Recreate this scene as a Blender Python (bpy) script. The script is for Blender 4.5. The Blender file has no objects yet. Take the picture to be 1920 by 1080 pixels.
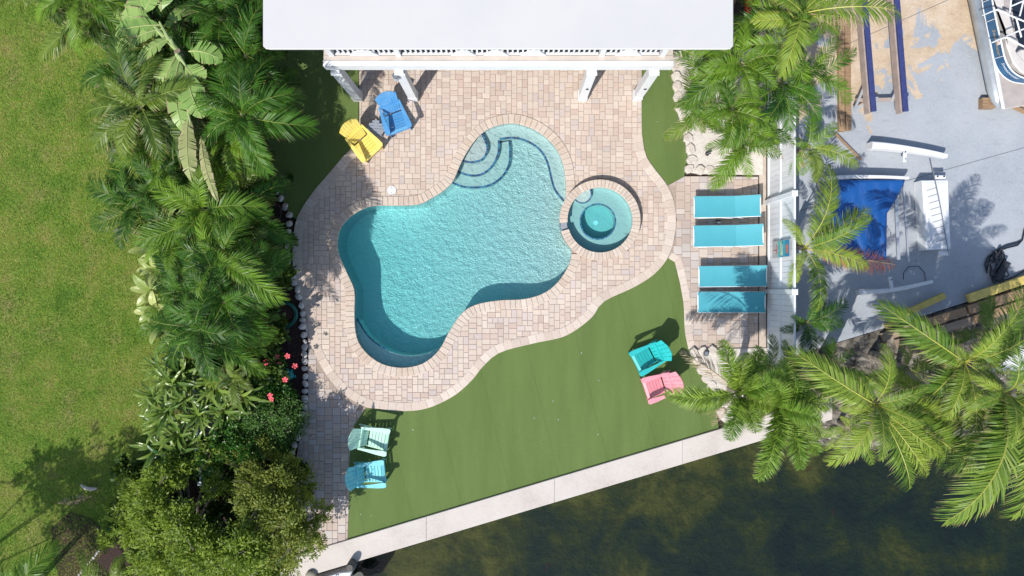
import bpy, math, random
import numpy as np
from mathutils import Vector, Matrix, Euler
from mathutils.geometry import tessellate_polygon
R = math.radians
rnd = random.Random(7)
scene = bpy.context.scene
col = scene.collection

# ------------------------------------------------------------ camera, sky, sun, exposure
H, F = 20.0, 1300.0                      # camera height; focal length in photo pixels
cd = bpy.data.cameras.new('camera'); cam = bpy.data.objects.new('camera', cd); col.objects.link(cam)
cd.sensor_width = 36; cd.lens = 36 * F / 1920; cd.clip_start = .1; cd.clip_end = 800
cam.location = (0, 0, H); cam.rotation_euler = (0, 0, 0); scene.camera = cam
SUN_AZ, SUN_EL = R(57), R(50)            # direction the light travels to, elevation
world = bpy.data.worlds.new('World'); scene.world = world; world.use_nodes = True
wn = world.node_tree.nodes; wl = world.node_tree.links
sky = wn.new('ShaderNodeTexSky'); sky.sky_type = 'NISHITA'; sky.sun_disc = False
sky.sun_elevation = SUN_EL
sky.sun_rotation = math.atan2(-math.cos(SUN_AZ), -math.sin(SUN_AZ)) % (2 * math.pi)
bg = wn['Background']; wl.new(sky.outputs[0], bg.inputs[0]); bg.inputs[1].default_value = .145
sd = bpy.data.lights.new('sun', 'SUN'); sun = bpy.data.objects.new('sun', sd); col.objects.link(sun)
sd.energy = 4.1; sd.angle = R(.5); sd.color = (1, .955, .89)
sdir = Vector((math.cos(SUN_AZ) * math.cos(SUN_EL), math.sin(SUN_AZ) * math.cos(SUN_EL), -math.sin(SUN_EL)))
sun.rotation_euler = sdir.to_track_quat('-Z', 'Y').to_euler(); sun.location = (-10, -15, 30)
vs = scene.view_settings
vs.view_transform = 'Standard'; vs.look = 'None'; vs.exposure = .36; vs.gamma = 1; vs.use_curve_mapping = False

# ------------------------------------------------------------ helpers
def W(u, v, z=0.0):
    return Vector(((u - 960) * (H - z) / F, (540 - v) * (H - z) / F, z))
def lin(r, g, b):
    f = lambda c: (c / 255) / 12.92 if c <= 10 else (((c / 255) + .055) / 1.055) ** 2.4
    return (f(r), f(g), f(b), 1)

class NT:
    def __init__(s, name):
        s.m = bpy.data.materials.new(name); s.m.use_nodes = True
        s.n = s.m.node_tree.nodes; s.l = s.m.node_tree.links
        s.p = s.n['Principled BSDF']; s.out = s.n['Material Output']
    def a(s, t, **k):
        n = s.n.new('ShaderNode' + t)
        for q, v in k.items():
            if hasattr(n, q) and not q.startswith('i_'): setattr(n, q, v)
        return n
    def c(s, a, b): s.l.new(a, b)
    def noise(s, vec, scale, detail=5, rough=.6, dist=0):
        n = s.a('TexNoise'); n.inputs['Scale'].default_value = scale; n.inputs['Detail'].default_value = detail
        n.inputs['Roughness'].default_value = rough; n.inputs['Distortion'].default_value = dist
        if vec: s.c(vec, n.inputs['Vector'])
        return n.outputs['Fac']
    def ramp(s, fac, stops, interp='LINEAR'):
        n = s.a('ValToRGB'); cr = n.color_ramp; cr.interpolation = interp
        while len(cr.elements) < len(stops): cr.elements.new(.5)
        for e, (p, c) in zip(cr.elements, stops):
            e.position = p; e.color = c if len(c) == 4 else (*c, 1)
        s.c(fac, n.inputs[0]); return n.outputs[0]
    def mix(s, fac, a, b, mode='MIX'):
        n = s.a('Mix'); n.data_type = 'RGBA'; n.blend_type = mode
        for i, x in ((0, fac), (6, a), (7, b)):
            if hasattr(x, 'links') or hasattr(x, 'is_linked'): s.c(x, n.inputs[i])
            else: n.inputs[i].default_value = x if i == 0 else (x if len(x) == 4 else (*x, 1))
        return n.outputs[2]
    def math(s, op, a, b=0.0, c=None, clamp=False):
        n = s.a('Math'); n.operation = op; n.use_clamp = clamp
        for i, x in enumerate((a, b) + ((c,) if c is not None else ())):
            if hasattr(x, 'is_linked'): s.c(x, n.inputs[i])
            else: n.inputs[i].default_value = x
        return n.outputs[0]
    def maprange(s, x, a, b, c, d):
        n = s.a('MapRange'); s.c(x, n.inputs[0])
        for i, v in enumerate((a, b, c, d)): n.inputs[i + 1].default_value = v
        return n.outputs[0]
    def mapping(s, vec, scale=(1, 1, 1), rot=(0, 0, 0), loc=(0, 0, 0)):
        n = s.a('Mapping'); s.c(vec, n.inputs[0]); n.inputs['Scale'].default_value = scale
        n.inputs['Rotation'].default_value = rot; n.inputs['Location'].default_value = loc
        return n.outputs[0]
    def bump(s, h, strength=.5, dist=.01, normal=None):
        n = s.a('Bump'); n.inputs['Strength'].default_value = strength; n.inputs['Distance'].default_value = dist
        s.c(h, n.inputs['Height'])
        if normal: s.c(normal, n.inputs['Normal'])
        return n.outputs[0]
    def pos(s): return s.a('NewGeometry').outputs['Position']
    def obj(s): return s.a('TexCoord').outputs['Object']
    def orand(s): return s.a('ObjectInfo').outputs['Random']
    def irand(s): return s.a('NewGeometry').outputs['Random Per Island']
    def uniq(s): return s.math('FRACT', s.math('ADD', s.orand(), s.irand()))
    def attr(s, name):
        n = s.a('Attribute'); n.attribute_name = name; return n.outputs['Fac']

MATS = {}
def pm(name, c1, c2=None, scale=4, rough=.6, spec=.4, metal=0, bump=0, bscale=60, bdist=.004, var=0.0, world=False, stretch=None, detail=6):
    """general painted / solid surface: two tones of grain, fine relief, per-object value change"""
    if name in MATS: return MATS[name]
    t = NT(name); v = t.pos() if world else t.obj()
    if stretch: v = t.mapping(v, stretch)
    c2 = c2 or tuple(x * .82 for x in c1[:3]) + (1,)
    cc = t.mix(t.maprange(t.noise(v, scale, detail), .35, .65, 0, 1), c1, c2)
    if var:
        f = t.maprange(t.orand(), 0, 1, 1 - var, 1 + var)
        cmb = t.a('CombineColor'); [t.c(f, cmb.inputs[i]) for i in range(3)]
        cc = t.mix(1.0, cc, cmb.outputs[0], 'MULTIPLY')
    t.c(cc, t.p.inputs['Base Color'])
    t.p.inputs['Roughness'].default_value = rough; t.p.inputs['Metallic'].default_value = metal
    t.p.inputs['Specular IOR Level'].default_value = spec
    if bump: t.c(t.bump(t.noise(v, bscale, 4), bump, bdist), t.p.inputs['Normal'])
    MATS[name] = t.m; return t.m

def leaf_mat(name, dark, light, tip=None, rough=.42, trans=.2, tipstart=.82, spec=.35, patch=.5, tone=False):
    if name in MATS: return MATS[name]
    t = NT(name); r = t.orand()
    nz = t.noise(t.pos(), 1.3, 3)
    f = t.math('ADD', t.math('MULTIPLY', r, .6), t.math('MULTIPLY', t.irand(), .35), clamp=False)
    f = t.math('ADD', f, t.math('MULTIPLY', t.math('SUBTRACT', nz, .5), patch), clamp=True)
    if tone: f = t.math('ADD', t.math('MULTIPLY', f, .5), t.math('MULTIPLY', t.attr('tip'), .6), clamp=True)
    c = t.mix(f, dark, light)
    if tip:
        k = t.math('ADD', t.attr('tip'), t.math('MULTIPLY', t.math('SUBTRACT', t.irand(), .5), .3))
        c = t.mix(t.maprange(k, tipstart, 1.02, 0, 1), c, tip)
    t.c(c, t.p.inputs['Base Color']); t.p.inputs['Roughness'].default_value = rough
    t.p.inputs['Specular IOR Level'].default_value = spec
    if trans:
        tr = t.a('BsdfTranslucent'); t.c(t.mix(.5, c, tuple(min(1, x * 1.8) for x in light[:3]) + (1,)), tr.inputs[0])
        mx = t.a('MixShader'); mx.inputs[0].default_value = trans
        t.c(t.p.outputs[0], mx.inputs[1]); t.c(tr.outputs[0], mx.inputs[2]); t.c(mx.outputs[0], t.out.inputs[0])
    MATS[name] = t.m; return t.m

def tag(o, label=None, cat=None, group=None, kind=None):
    if label: o['label'] = label
    if cat: o['category'] = cat
    if group: o['group'] = group
    if kind: o['kind'] = kind
    return o
def empty(name, loc, rz=0, label=None, cat=None, group=None, rot=None):
    o = bpy.data.objects.new(name, None); col.objects.link(o); o.empty_display_size = .2
    o.location = loc; o.rotation_euler = rot if rot else (0, 0, rz)
    return tag(o, label, cat, group)

class MB:
    def __init__(s): s.v = []; s.f = []; s.mi = []; s.at = []; s.cur = 0; s.tip = 0.0
    def add(s, vs, fs, tips=None):
        n = len(s.v); s.v += [tuple(x) for x in vs]
        s.at += list(tips) if tips is not None else [s.tip] * len(vs)
        for f in fs: s.f.append(tuple(i + n for i in f)); s.mi.append(s.cur)
        return s
    def box(s, c, size, rot=None, ch=0.0):
        hx, hy, hz = (x / 2 for x in size); M = rot if rot is not None else Matrix.Identity(3)
        c = Vector(c)
        if ch <= 0:
            P = [c + M @ Vector((sx * hx, sy * hy, sz * hz)) for sz in (-1, 1) for sy in (-1, 1) for sx in (-1, 1)]
            s.add(P, [(0, 2, 3, 1), (4, 5, 7, 6), (0, 1, 5, 4), (2, 6, 7, 3), (0, 4, 6, 2), (1, 3, 7, 5)])
        else:
            ch = min(ch, hx * .9, hy * .9, hz * .9)
            P = []
            for z, i in ((-hz, ch), (-hz + ch, 0), (hz - ch, 0), (hz, ch)):
                for sx, sy in ((-1, -1), (1, -1), (1, 1), (-1, 1)):
                    P.append(c + M @ Vector((sx * (hx - i), sy * (hy - i), z)))
            fs = [(3, 2, 1, 0), (12, 13, 14, 15)]
            for k in range(3):
                for j in range(4):
                    a = k * 4 + j; b = k * 4 + (j + 1) % 4; fs.append((a, b, b + 4, a + 4))
            s.add(P, fs)
        return s
    def bar(s, a, b, w, h, ch=0.0, up=(0, 0, 1)):
        a = Vector(a); b = Vector(b); d = b - a; L = d.length; x = d.normalized()
        y = Vector(up).cross(x)
        if y.length < 1e-4: y = Vector((0, 1, 0))
        y.normalize(); z = x.cross(y)
        M = Matrix((x, y, z)).transposed()
        return s.box((a + b) / 2, (L, w, h), M, ch)
    def tube(s, pts, r, n=8, closed=False, caps=True):
        pts = [Vector(p) for p in pts]; m = len(pts)
        rr = r if hasattr(r, '__len__') else [r] * m
        rings = []; ref = Vector((0, 0, 1)); prev = None
        for i, p in enumerate(pts):
            if closed: t = pts[(i + 1) % m] - pts[i - 1]
            else: t = pts[min(i + 1, m - 1)] - pts[max(i - 1, 0)]
            t.normalize()
            if prev is None:
                a = t.cross(ref if abs(t.z) < .9 else Vector((1, 0, 0))).normalized()
            else:
                a = (prev - t * prev.dot(t)).normalized()
            prev = a; b = t.cross(a)
            rings.append([p + (a * math.cos(2 * math.pi * k / n) + b * math.sin(2 * math.pi * k / n)) * rr[i] for k in range(n)])
        P = [q for ring in rings for q in ring]; fs = []
        for i in range(m if closed else m - 1):
            for k in range(n):
                a = i * n + k; b = i * n + (k + 1) % n; j = (i + 1) % m
                fs.append((a, b, j * n + (k + 1) % n, j * n + k))
        if caps and not closed: fs += [tuple(range(n - 1, -1, -1)), tuple((m - 1) * n + k for k in range(n))]
        return s.add(P, fs)
    def prism(s, poly, z0, z1, ch=0.0):
        """poly: list of (x,y), any simple polygon; straight walls"""
        poly = [(p[0], p[1]) for p in poly]
        ar = sum(a[0] * b[1] - b[0] * a[1] for a, b in zip(poly, poly[1:] + poly[:1]))
        if ar < 0: poly = poly[::-1]
        n = len(poly)
        tri = tessellate_polygon([[Vector((x, y, 0)) for x, y in poly]])
        if ch:
            ins = offset(poly, ch)
            P = [(x, y, z0) for x, y in poly] + [(x, y, z1 - ch) for x, y in poly] + [(x, y, z1) for x, y in ins]
            fs = []
            for k in (0, 1):
                fs += [(k * n + i, k * n + (i + 1) % n, (k + 1) * n + (i + 1) % n, (k + 1) * n + i) for i in range(n)]
            top = 2 * n
        else:
            P = [(x, y, z0) for x, y in poly] + [(x, y, z1) for x, y in poly]
            fs = [(i, (i + 1) % n, n + (i + 1) % n, n + i) for i in range(n)]; top = n
        for t in tri:
            t = tuple(t); a, b, c = (poly[i] for i in t)
            if (b[0] - a[0]) * (c[1] - a[1]) - (b[1] - a[1]) * (c[0] - a[0]) < 0: t = t[::-1]
            fs.append(tuple(top + i for i in t)); fs.append(tuple(reversed(t)))
        return s.add(P, fs)
    def disc(s, c, r, z0, z1, n=24, ch=0):
        return s.prism([(c[0] + r * math.cos(2 * math.pi * k / n), c[1] + r * math.sin(2 * math.pi * k / n)) for k in range(n)], z0, z1, ch)
    def ellip(s, c, r, nu=12, nv=7, M=None):
        c = Vector(c); P = []; fs = []
        for j in range(nv + 1):
            th = math.pi * j / nv
            for i in range(nu):
                a = 2 * math.pi * i / nu
                q = Vector((r[0] * math.sin(th) * math.cos(a), r[1] * math.sin(th) * math.sin(a), r[2] * math.cos(th)))
                P.append(c + (M @ q if M is not None else q))
        for j in range(nv):
            for i in range(nu):
                a = j * nu + i; b = j * nu + (i + 1) % nu; fs.append((a, a + nu, b + nu, b))
        return s.add(P, fs)
    def mesh(s, name, mats, smooth=False):
        me = bpy.data.meshes.new(name); me.from_pydata(s.v, [], s.f)
        for m in (mats if isinstance(mats, (list, tuple)) else [mats]): me.materials.append(m)
        if any(s.mi): me.polygons.foreach_set('material_index', s.mi)
        if any(s.at):
            at = me.attributes.new('tip', 'FLOAT', 'POINT'); at.data.foreach_set('value', s.at)
        if smooth: me.polygons.foreach_set('use_smooth', [True] * len(s.f))
        me.update(); return me
    def build(s, name, mats, parent=None, smooth=False, loc=None):
        o = bpy.data.objects.new(name, s.mesh(name, mats, smooth)); col.objects.link(o)
        if parent: o.parent = parent
        if loc is not None: o.location = loc
        return o
def place(name, me, parent=None, loc=(0, 0, 0), rot=(0, 0, 0), sc=1.0):
    o = bpy.data.objects.new(name, me); col.objects.link(o)
    if parent: o.parent = parent
    o.location = loc; o.rotation_euler = rot; o.scale = (sc,) * 3 if not hasattr(sc, '__len__') else sc
    return o
def np_obj(name, V, Fq, mat, tips=None, parent=None, smooth=False):
    """fast mesh from numpy: V (n,3), Fq (m,k)"""
    me = bpy.data.meshes.new(name); n, (m, k) = len(V), Fq.shape
    me.vertices.add(n); me.vertices.foreach_set('co', V.astype('f4').ravel())
    me.loops.add(m * k); me.loops.foreach_set('vertex_index', Fq.astype('i4').ravel())
    me.polygons.add(m); me.polygons.foreach_set('loop_start', np.arange(0, m * k, k, dtype='i4'))
    me.polygons.foreach_set('loop_total', np.full(m, k, dtype='i4'))
    me.materials.append(mat)
    if tips is not None:
        at = me.attributes.new('tip', 'FLOAT', 'POINT'); at.data.foreach_set('value', tips.astype('f4').ravel())
    me.update(calc_edges=True)
    o = bpy.data.objects.new(name, me); col.objects.link(o)
    if parent: o.parent = parent
    return o

def smooth_line(pts, closed=False, step=.08):
    """Catmull-Rom through 2D points, resampled by arc length"""
    P = [Vector((p[0], p[1])) for p in pts]; n = len(P); out = []
    rng = range(n) if closed else range(n - 1)
    for i in rng:
        p0 = P[(i - 1) % n] if closed else P[max(i - 1, 0)]; p1 = P[i]
        p2 = P[(i + 1) % n]; p3 = P[(i + 2) % n] if closed else P[min(i + 2, n - 1)]
        for k in range(10):
            t = k / 10
            out.append(.5 * ((2 * p1) + (p2 - p0) * t + (2 * p0 - 5 * p1 + 4 * p2 - p3) * t * t + (3 * p1 - p0 - 3 * p2 + p3) * t ** 3))
    if not closed: out.append(P[-1])
    L = out + ([out[0]] if closed else [])
    d = [0]
    for a, b in zip(L, L[1:]): d.append(d[-1] + (b - a).length)
    m = max(3, round(d[-1] / step)); res = []; j = 0
    for k in range(m if closed else m + 1):
        s = d[-1] * k / m
        while j < len(d) - 2 and d[j + 1] < s: j += 1
        t = (s - d[j]) / max(1e-9, d[j + 1] - d[j]); res.append(tuple(L[j].lerp(L[j + 1], t)))
    return res
def offset(poly, w, closed=True):
    """shift a polyline to its left by w"""
    n = len(poly); out = []
    for i in range(n):
        a = Vector(poly[(i - 1) % n] if closed or i else poly[0]); b = Vector(poly[i]); c = Vector(poly[(i + 1) % n] if closed or i < n - 1 else poly[-1])
        d1 = (b - a); d2 = (c - b)
        if d1.length < 1e-9: d1 = d2
        if d2.length < 1e-9: d2 = d1
        d1 = d1.normalized(); d2 = d2.normalized(); t = d1 + d2
        if t.length < 1e-6: t = d1
        t.normalize(); nrm = Vector((-t.y, t.x)); k = max(.5, nrm.dot(Vector((-d1.y, d1.x))))
        out.append(tuple(b + nrm * w / k))
    return out
def area(p): return .5 * sum(a[0] * b[1] - b[0] * a[1] for a, b in zip(p, p[1:] + p[:1]))
def inside(p, poly):
    x, y = p[0], p[1]; r = False; n = len(poly); j = n - 1
    for i in range(n):
        a, b = poly[i], poly[j]
        if (a[1] > y) != (b[1] > y) and x < (b[0] - a[0]) * (y - a[1]) / (b[1] - a[1]) + a[0]: r = not r
        j = i
    return r
def sheet(name, outer, holes, z, mat, zf=None):
    loops = [[Vector((p[0], p[1], 0)) for p in outer]] + [[Vector((p[0], p[1], 0)) for p in h] for h in holes]
    tri = tessellate_polygon(loops); P = [p for l in loops for p in l]; fs = []
    for t in tri:
        a, b, c = (P[i] for i in t)
        if (b - a).cross(c - a).z < 0: t = tuple(reversed(t))
        fs.append(tuple(t))
    mb = MB(); mb.add([(p.x, p.y, zf(p.x, p.y) if zf else z) for p in P], fs)
    return tag(mb.build(name, mat), kind='structure')
def px(pts, z=0): return [tuple(W(u, v, z)[:2]) for u, v in pts]
def copy_tree(o, parent=None):
    c = o.copy(); col.objects.link(c); c.parent = parent
    for ch in [q for q in o.children]: copy_tree(ch, c)
    return c

# ------------------------------------------------------------ materials of the setting
def stone_mat(name, cols, grain=.13):
    t = NT(name); u = t.uniq()
    n = len(cols); c = t.ramp(u, [((i + .0) / n, cc) for i, cc in enumerate(cols)], 'CONSTANT')
    g = t.noise(t.pos(), 26, 6, .7); big = t.noise(t.pos(), .9, 3)
    k = t.math('ADD', t.maprange(g, .3, .7, 1 - grain, 1 + grain * .6), t.math('MULTIPLY', t.math('SUBTRACT', big, .5), .24))
    k = t.math('MULTIPLY', k, t.maprange(t.math('FRACT', t.math('MULTIPLY', u, 37.7)), 0, 1, .92, 1.05))
    cmb = t.a('CombineColor'); [t.c(k, cmb.inputs[i]) for i in range(3)]
    t.c(t.mix(1.0, c, cmb.outputs[0], 'MULTIPLY'), t.p.inputs['Base Color'])
    t.p.inputs['Roughness'].default_value = .85; t.p.inputs['Specular IOR Level'].default_value = .25
    t.c(t.bump(t.noise(t.pos(), 90, 5), .5, .004), t.p.inputs['Normal'])
    MATS[name] = t.m; return t.m
PAV = stone_mat('paver_stone', [(.54, .445, .375), (.51, .41, .345), (.55, .465, .395), (.53, .43, .36), (.56, .475, .405), (.49, .385, .325), (.54, .45, .375), (.505, .43, .39), (.545, .455, .38), (.555, .47, .40), (.52, .42, .355)])
PAVR = stone_mat('weathered_paver', [(.48, .395, .335), (.45, .36, .305), (.50, .43, .375), (.465, .375, .315), (.485, .435, .40), (.43, .355, .315), (.45, .40, .375)])
COPE = stone_mat('coping_stone', [(.55, .46, .385), (.53, .435, .36), (.57, .485, .41), (.54, .45, .37), (.55, .465, .39), (.52, .42, .34), (.56, .475, .40)], .22)
BORD = stone_mat('border_stone', [(.56, .475, .405), (.54, .45, .38), (.58, .50, .43), (.555, .465, .39), (.53, .44, .37)])
SAND = pm('joint_sand', (.37, .30, .25, 1), (.29, .23, .19, 1), 30, .95, world=True)

def grass_mat(name, stops, scale=1.2, fine=40, bump=.7, world=True, bdist=.02):
    t = NT(name); p = t.pos()
    a = t.noise(p, scale, 4, .6); b = t.noise(p, fine, 5, .7)
    f = t.math('ADD', t.math('MULTIPLY', a, .6), t.math('MULTIPLY', b, .4))
    t.c(t.ramp(f, stops), t.p.inputs['Base Color']); t.p.inputs['Roughness'].default_value = .8
    t.p.inputs['Specular IOR Level'].default_value = .15
    t.c(t.bump(b, bump, bdist), t.p.inputs['Normal']); MATS[name] = t.m; return t
LAWN = grass_mat('lawn_soil', [(.34, (.05, .10, .015)), (.45, (.10, .18, .022)), (.54, (.16, .20, .04)), (.66, (.22, .18, .08))]).m
SOIL = pm('garden_soil', (.055, .036, .025, 1), (.02, .014, .011, 1), 18, .95, bump=1, bscale=25, bdist=.03, world=True)
MULCH = pm('mulch', (.06, .033, .026, 1), (.02, .012, .010, 1), 40, .95, bump=1, bscale=40, bdist=.03, world=True)
# artificial turf: seams between the rolls, pile lying in broad soft bands
t = NT('artificial_turf'); p = t.pos()
band = t.noise(t.mapping(p, (1.6, .22, 1), (0, 0, R(-14))), 1.0, 3); fine = t.noise(p, 55, 5, .75); fin2 = t.noise(p, 150, 2)
f = t.math('ADD', t.math('MULTIPLY', band, .18), t.math('MULTIPLY', t.math('ADD', fine, fin2), .41))
c = t.ramp(f, [(.38, (.070, .115, .027)), (.49, (.105, .158, .042)), (.60, (.150, .212, .066))])
wv = t.a('TexWave'); wv.inputs['Scale'].default_value = .215; wv.inputs['Distortion'].default_value = .25; wv.inputs['Detail Scale'].default_value = 3
t.c(t.mapping(p, (1, 1, 1), (0, 0, R(-14))), wv.inputs['Vector'])
c = t.mix(t.maprange(wv.outputs['Fac'], .0, .006, .16, 0), c, (.05, .085, .02, 1))
t.c(c, t.p.inputs['Base Color']); t.p.inputs['Roughness'].default_value = .75; t.p.inputs['Specular IOR Level'].default_value = .2
t.c(t.bump(fine, .8, .02), t.p.inputs['Normal']); TURF = t.m
# concrete of the seawall cap
t = NT('seawall_concrete'); p = t.pos()
f = t.math('ADD', t.math('MULTIPLY', t.noise(p, .8, 5), .6), t.math('MULTIPLY', t.noise(p, 14, 6, .7), .4))
c = t.ramp(f, [(.35, (.42, .375, .335)), (.5, (.50, .455, .41)), (.65, (.54, .495, .45))])
spk = t.noise(p, 60, 2); c = t.mix(t.maprange(spk, .68, .74, 0, .5), c, (.25, .2, .17, 1))
t.c(c, t.p.inputs['Base Color']); t.p.inputs['Roughness'].default_value = .85
t.c(t.bump(t.noise(p, 70, 5), .4, .005), t.p.inputs['Normal']); CONC = t.m
# painted yard slab: blue-grey paint worn to tan concrete
t = NT('painted_concrete'); p = t.pos()
sx = t.a('SeparateXYZ'); t.c(p, sx.inputs[0])
grad = t.maprange(t.math('ADD', sx.outputs[1], t.math('MULTIPLY', t.math('SUBTRACT', sx.outputs[0], 12.6), -.35)), 3.4, 8.0, -.17, .15)
wearn = t.math('ADD', t.noise(t.mapping(p, (1, .75, 1), (0, 0, .3)), 1.1, 8, .62, .6), grad)
worn = t.maprange(wearn, .555, .585, 0, 1)
paint = t.ramp(t.math('ADD', t.math('MULTIPLY', t.noise(p, .5, 5), .6), t.math('MULTIPLY', t.noise(p, 20, 6), .4)), [(.35, (.27, .295, .325)), (.5, (.33, .355, .385)), (.68, (.39, .41, .435))])
tan = t.ramp(t.math('ADD', t.math('MULTIPLY', t.noise(p, 1.5, 6), .5), t.math('MULTIPLY', t.noise(p, 30, 6, .7), .5)), [(.35, (.36, .265, .175)), (.5, (.48, .375, .265)), (.62, (.56, .47, .37))])
c = t.mix(worn, paint, tan)
c = t.mix(t.maprange(t.noise(t.mapping(p, (1, 2.2, 1), (0, 0, .5)), 2.6, 9, .7), .56, .74, 0, .38), c, (.17, .15, .13, 1))
c = t.mix(t.maprange(t.noise(p, 24, 3), .70, .74, 0, .6), c, (.10, .09, .08, 1))
t.c(c, t.p.inputs['Base Color']); t.p.inputs['Roughness'].default_value = .7
h = t.math('SUBTRACT', t.math('MULTIPLY', t.noise(p, 50, 5), .3), t.math('MULTIPLY', worn, .5))
t.c(t.bump(h, .5, .006), t.p.inputs['Normal']); YARD = t.m
# pool plaster; caustic light is put into its relief, facets tilted along the sun
def plaster(name, c1, c2, rip=1.0, sc=8.0, bd=.05):
    t = NT(name); p = t.pos()
    wp = t.a('VectorMath'); wp.operation = 'ADD'
    nz = t.a('TexNoise'); nz.inputs['Scale'].default_value = 7; nz.inputs['Detail'].default_value = 3; t.c(p, nz.inputs[0])
    scl = t.a('VectorMath'); scl.operation = 'SCALE'; scl.inputs['Scale'].default_value = .09; t.c(nz.outputs['Color'], scl.inputs[0])
    t.c(p, wp.inputs[0]); t.c(scl.outputs[0], wp.inputs[1])
    v = t.a('TexVoronoi'); v.feature = 'F1'; v.inputs['Scale'].default_value = sc; t.c(wp.outputs[0], v.inputs['Vector'])
    df = t.a('VectorMath'); df.operation = 'SUBTRACT'; t.c(wp.outputs[0], df.inputs[0]); t.c(v.outputs['Position'], df.inputs[1])
    dt = t.a('VectorMath'); dt.operation = 'DOT_PRODUCT'; t.c(df.outputs[0], dt.inputs[0]); dt.inputs[1].default_value = (-.545, -.839, 0)
    h = t.math('ADD', t.math('MULTIPLY', dt.outputs['Value'], 12.5), t.math('MULTIPLY', t.noise(wp.outputs[0], sc * 2.2, 1), .7))
    t.c(t.mix(t.noise(p, 45, 4), c1, c2), t.p.inputs['Base Color']); t.p.inputs['Roughness'].default_value = .8
    t.p.inputs['Specular IOR Level'].default_value = .2
    t.c(t.bump(h, rip, bd), t.p.inputs['Normal']); return t.m
PLAS = plaster('pool_plaster', (.76, .79, .785, 1), (.70, .745, .745, 1), 1.0, 14, .05)
PSTEP = plaster('step_plaster', (.47, .52, .51, 1), (.40, .46, .46, 1), .6, 14, .02)
PWALL = pm('pool_wall_plaster', (.60, .74, .74, 1), (.54, .68, .69, 1), 6, .8, world=True)
TILE = stone_mat('blue_pool_tile', [(.012, .05, .16), (.02, .09, .24), (.01, .035, .11), (.03, .13, .28), (.05, .2, .33)], .1)
def water_mat(name, absorb, dens, wscale, bump, tint=(1, 1, 1, 1), rough=.02):
    t = NT(name); p = t.pos()
    tr = t.a('BsdfTransparent'); tr.inputs[0].default_value = tint
    gl = t.a('BsdfGlossy'); gl.inputs['Roughness'].default_value = rough
    fr = t.a('Fresnel'); fr.inputs[0].default_value = 1.33
    h = t.math('ADD', t.noise(p, wscale, 4, .6, .6), t.math('MULTIPLY', t.noise(p, wscale * 3.1, 3), .35))
    b = t.bump(h, bump, .06); t.c(b, gl.inputs['Normal']); t.c(b, fr.inputs['Normal'])
    mx = t.a('MixShader'); t.c(fr.outputs[0], mx.inputs[0]); t.c(tr.outputs[0], mx.inputs[1]); t.c(gl.outputs[0], mx.inputs[2])
    t.c(mx.outputs[0], t.out.inputs['Surface'])
    va = t.a('VolumeAbsorption'); va.inputs['Color'].default_value = absorb; va.inputs['Density'].default_value = dens
    t.c(va.outputs[0], t.out.inputs['Volume'])
    t.n.remove(t.p); return t.m
POOLW = water_mat('pool_water', (.0, .955, .97, 1), .47, 5, .5)
CANW = water_mat('canal_water', (.25, .45, .32, 1), .55, 2.2, .25, (.92, .95, .92, 1))
WHITE = pm('white_paint', (.66, .67, .68, 1), (.61, .62, .64, 1), 3, .45, bump=.1)
WVINYL = pm('white_vinyl', (.70, .72, .74, 1), (.63, .66, .69, 1), 2.5, .4, var=.05)
ROOF = pm('white_roof_coating', (.52, .512, .495, 1), (.49, .485, .473, 1), .5, .6, bump=.15, bscale=8, world=True)
WOOD = pm('weathered_timber', (.36, .24, .14, 1), (.22, .14, .08, 1), 3, .8, bump=.5, bscale=20, var=.12, stretch=(1, 8, 8))
WOODG = pm('grey_brown_timber', (.33, .25, .18, 1), (.20, .15, .11, 1), 3, .85, bump=.5, bscale=20, var=.12, stretch=(1, 8, 8))
YELW = pm('yellow_painted_timber', (.60, .47, .12, 1), (.46, .35, .10, 1), 3, .7, bump=.3, stretch=(1, 6, 6))
ALU = pm('brushed_aluminium', (.60, .63, .66, 1), (.48, .51, .54, 1), 6, .38, metal=.55, stretch=(1, 6, 6))
BLACK = pm('black_rubber', (.012, .014, .02, 1), (.02, .022, .03, 1), 8, .45)
LIME = pm('white_limestone', (.60, .55, .49, 1), (.44, .39, .33, 1), 5, .9, bump=.9, bscale=14, bdist=.03, world=True)
LIMEB = pm('limestone_gravel', (.60, .56, .51, 1), (.50, .455, .40, 1), 12, .92, bump=.8, bscale=30, bdist=.015, world=True)
ROCKW = pm('whitish_rock', (.70, .67, .64, 1), (.44, .41, .38, 1), 9, .85, bump=.8, bscale=16, bdist=.02, var=.12)
RUBBLE = pm('grey_rubble', (.22, .20, .17, 1), (.035, .028, .02, 1), 3.5, .95, bump=1, bscale=10, bdist=.06, world=True)

# ------------------------------------------------------------ outlines (photo pixels on the ground)
POOL_PX = [(960, 231), (988, 237), (1015, 251), (1038, 272), (1052, 297), (1059, 325), (1061, 365), (1058, 415), (1071, 467), (1067, 495), (1048, 526), (1022, 548), (985, 560), (935, 563),
           (892, 571), (865, 588), (842, 622), (824, 655), (800, 677), (778, 686), (750, 689), (717, 682), (690, 664), (672, 640), (666, 613), (665, 583), (665, 545), (655, 520), (641, 490), (633, 465), (637, 432),
           (653, 410), (678, 393), (705, 386), (780, 384), (812, 370), (835, 355), (850, 339), (866, 303), (885, 271), (905, 249), (930, 236)]
pool = smooth_line(px(POOL_PX), True, .09)
if area(pool) < 0: pool = pool[::-1]
SPC = (2.51, 1.94)
def circ(c, r, n=48, a0=0, a1=2 * math.pi): return [(c[0] + r * math.cos(a0 + (a1 - a0) * k / n), c[1] + r * math.sin(a0 + (a1 - a0) * k / n)) for k in range(n)]
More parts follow.
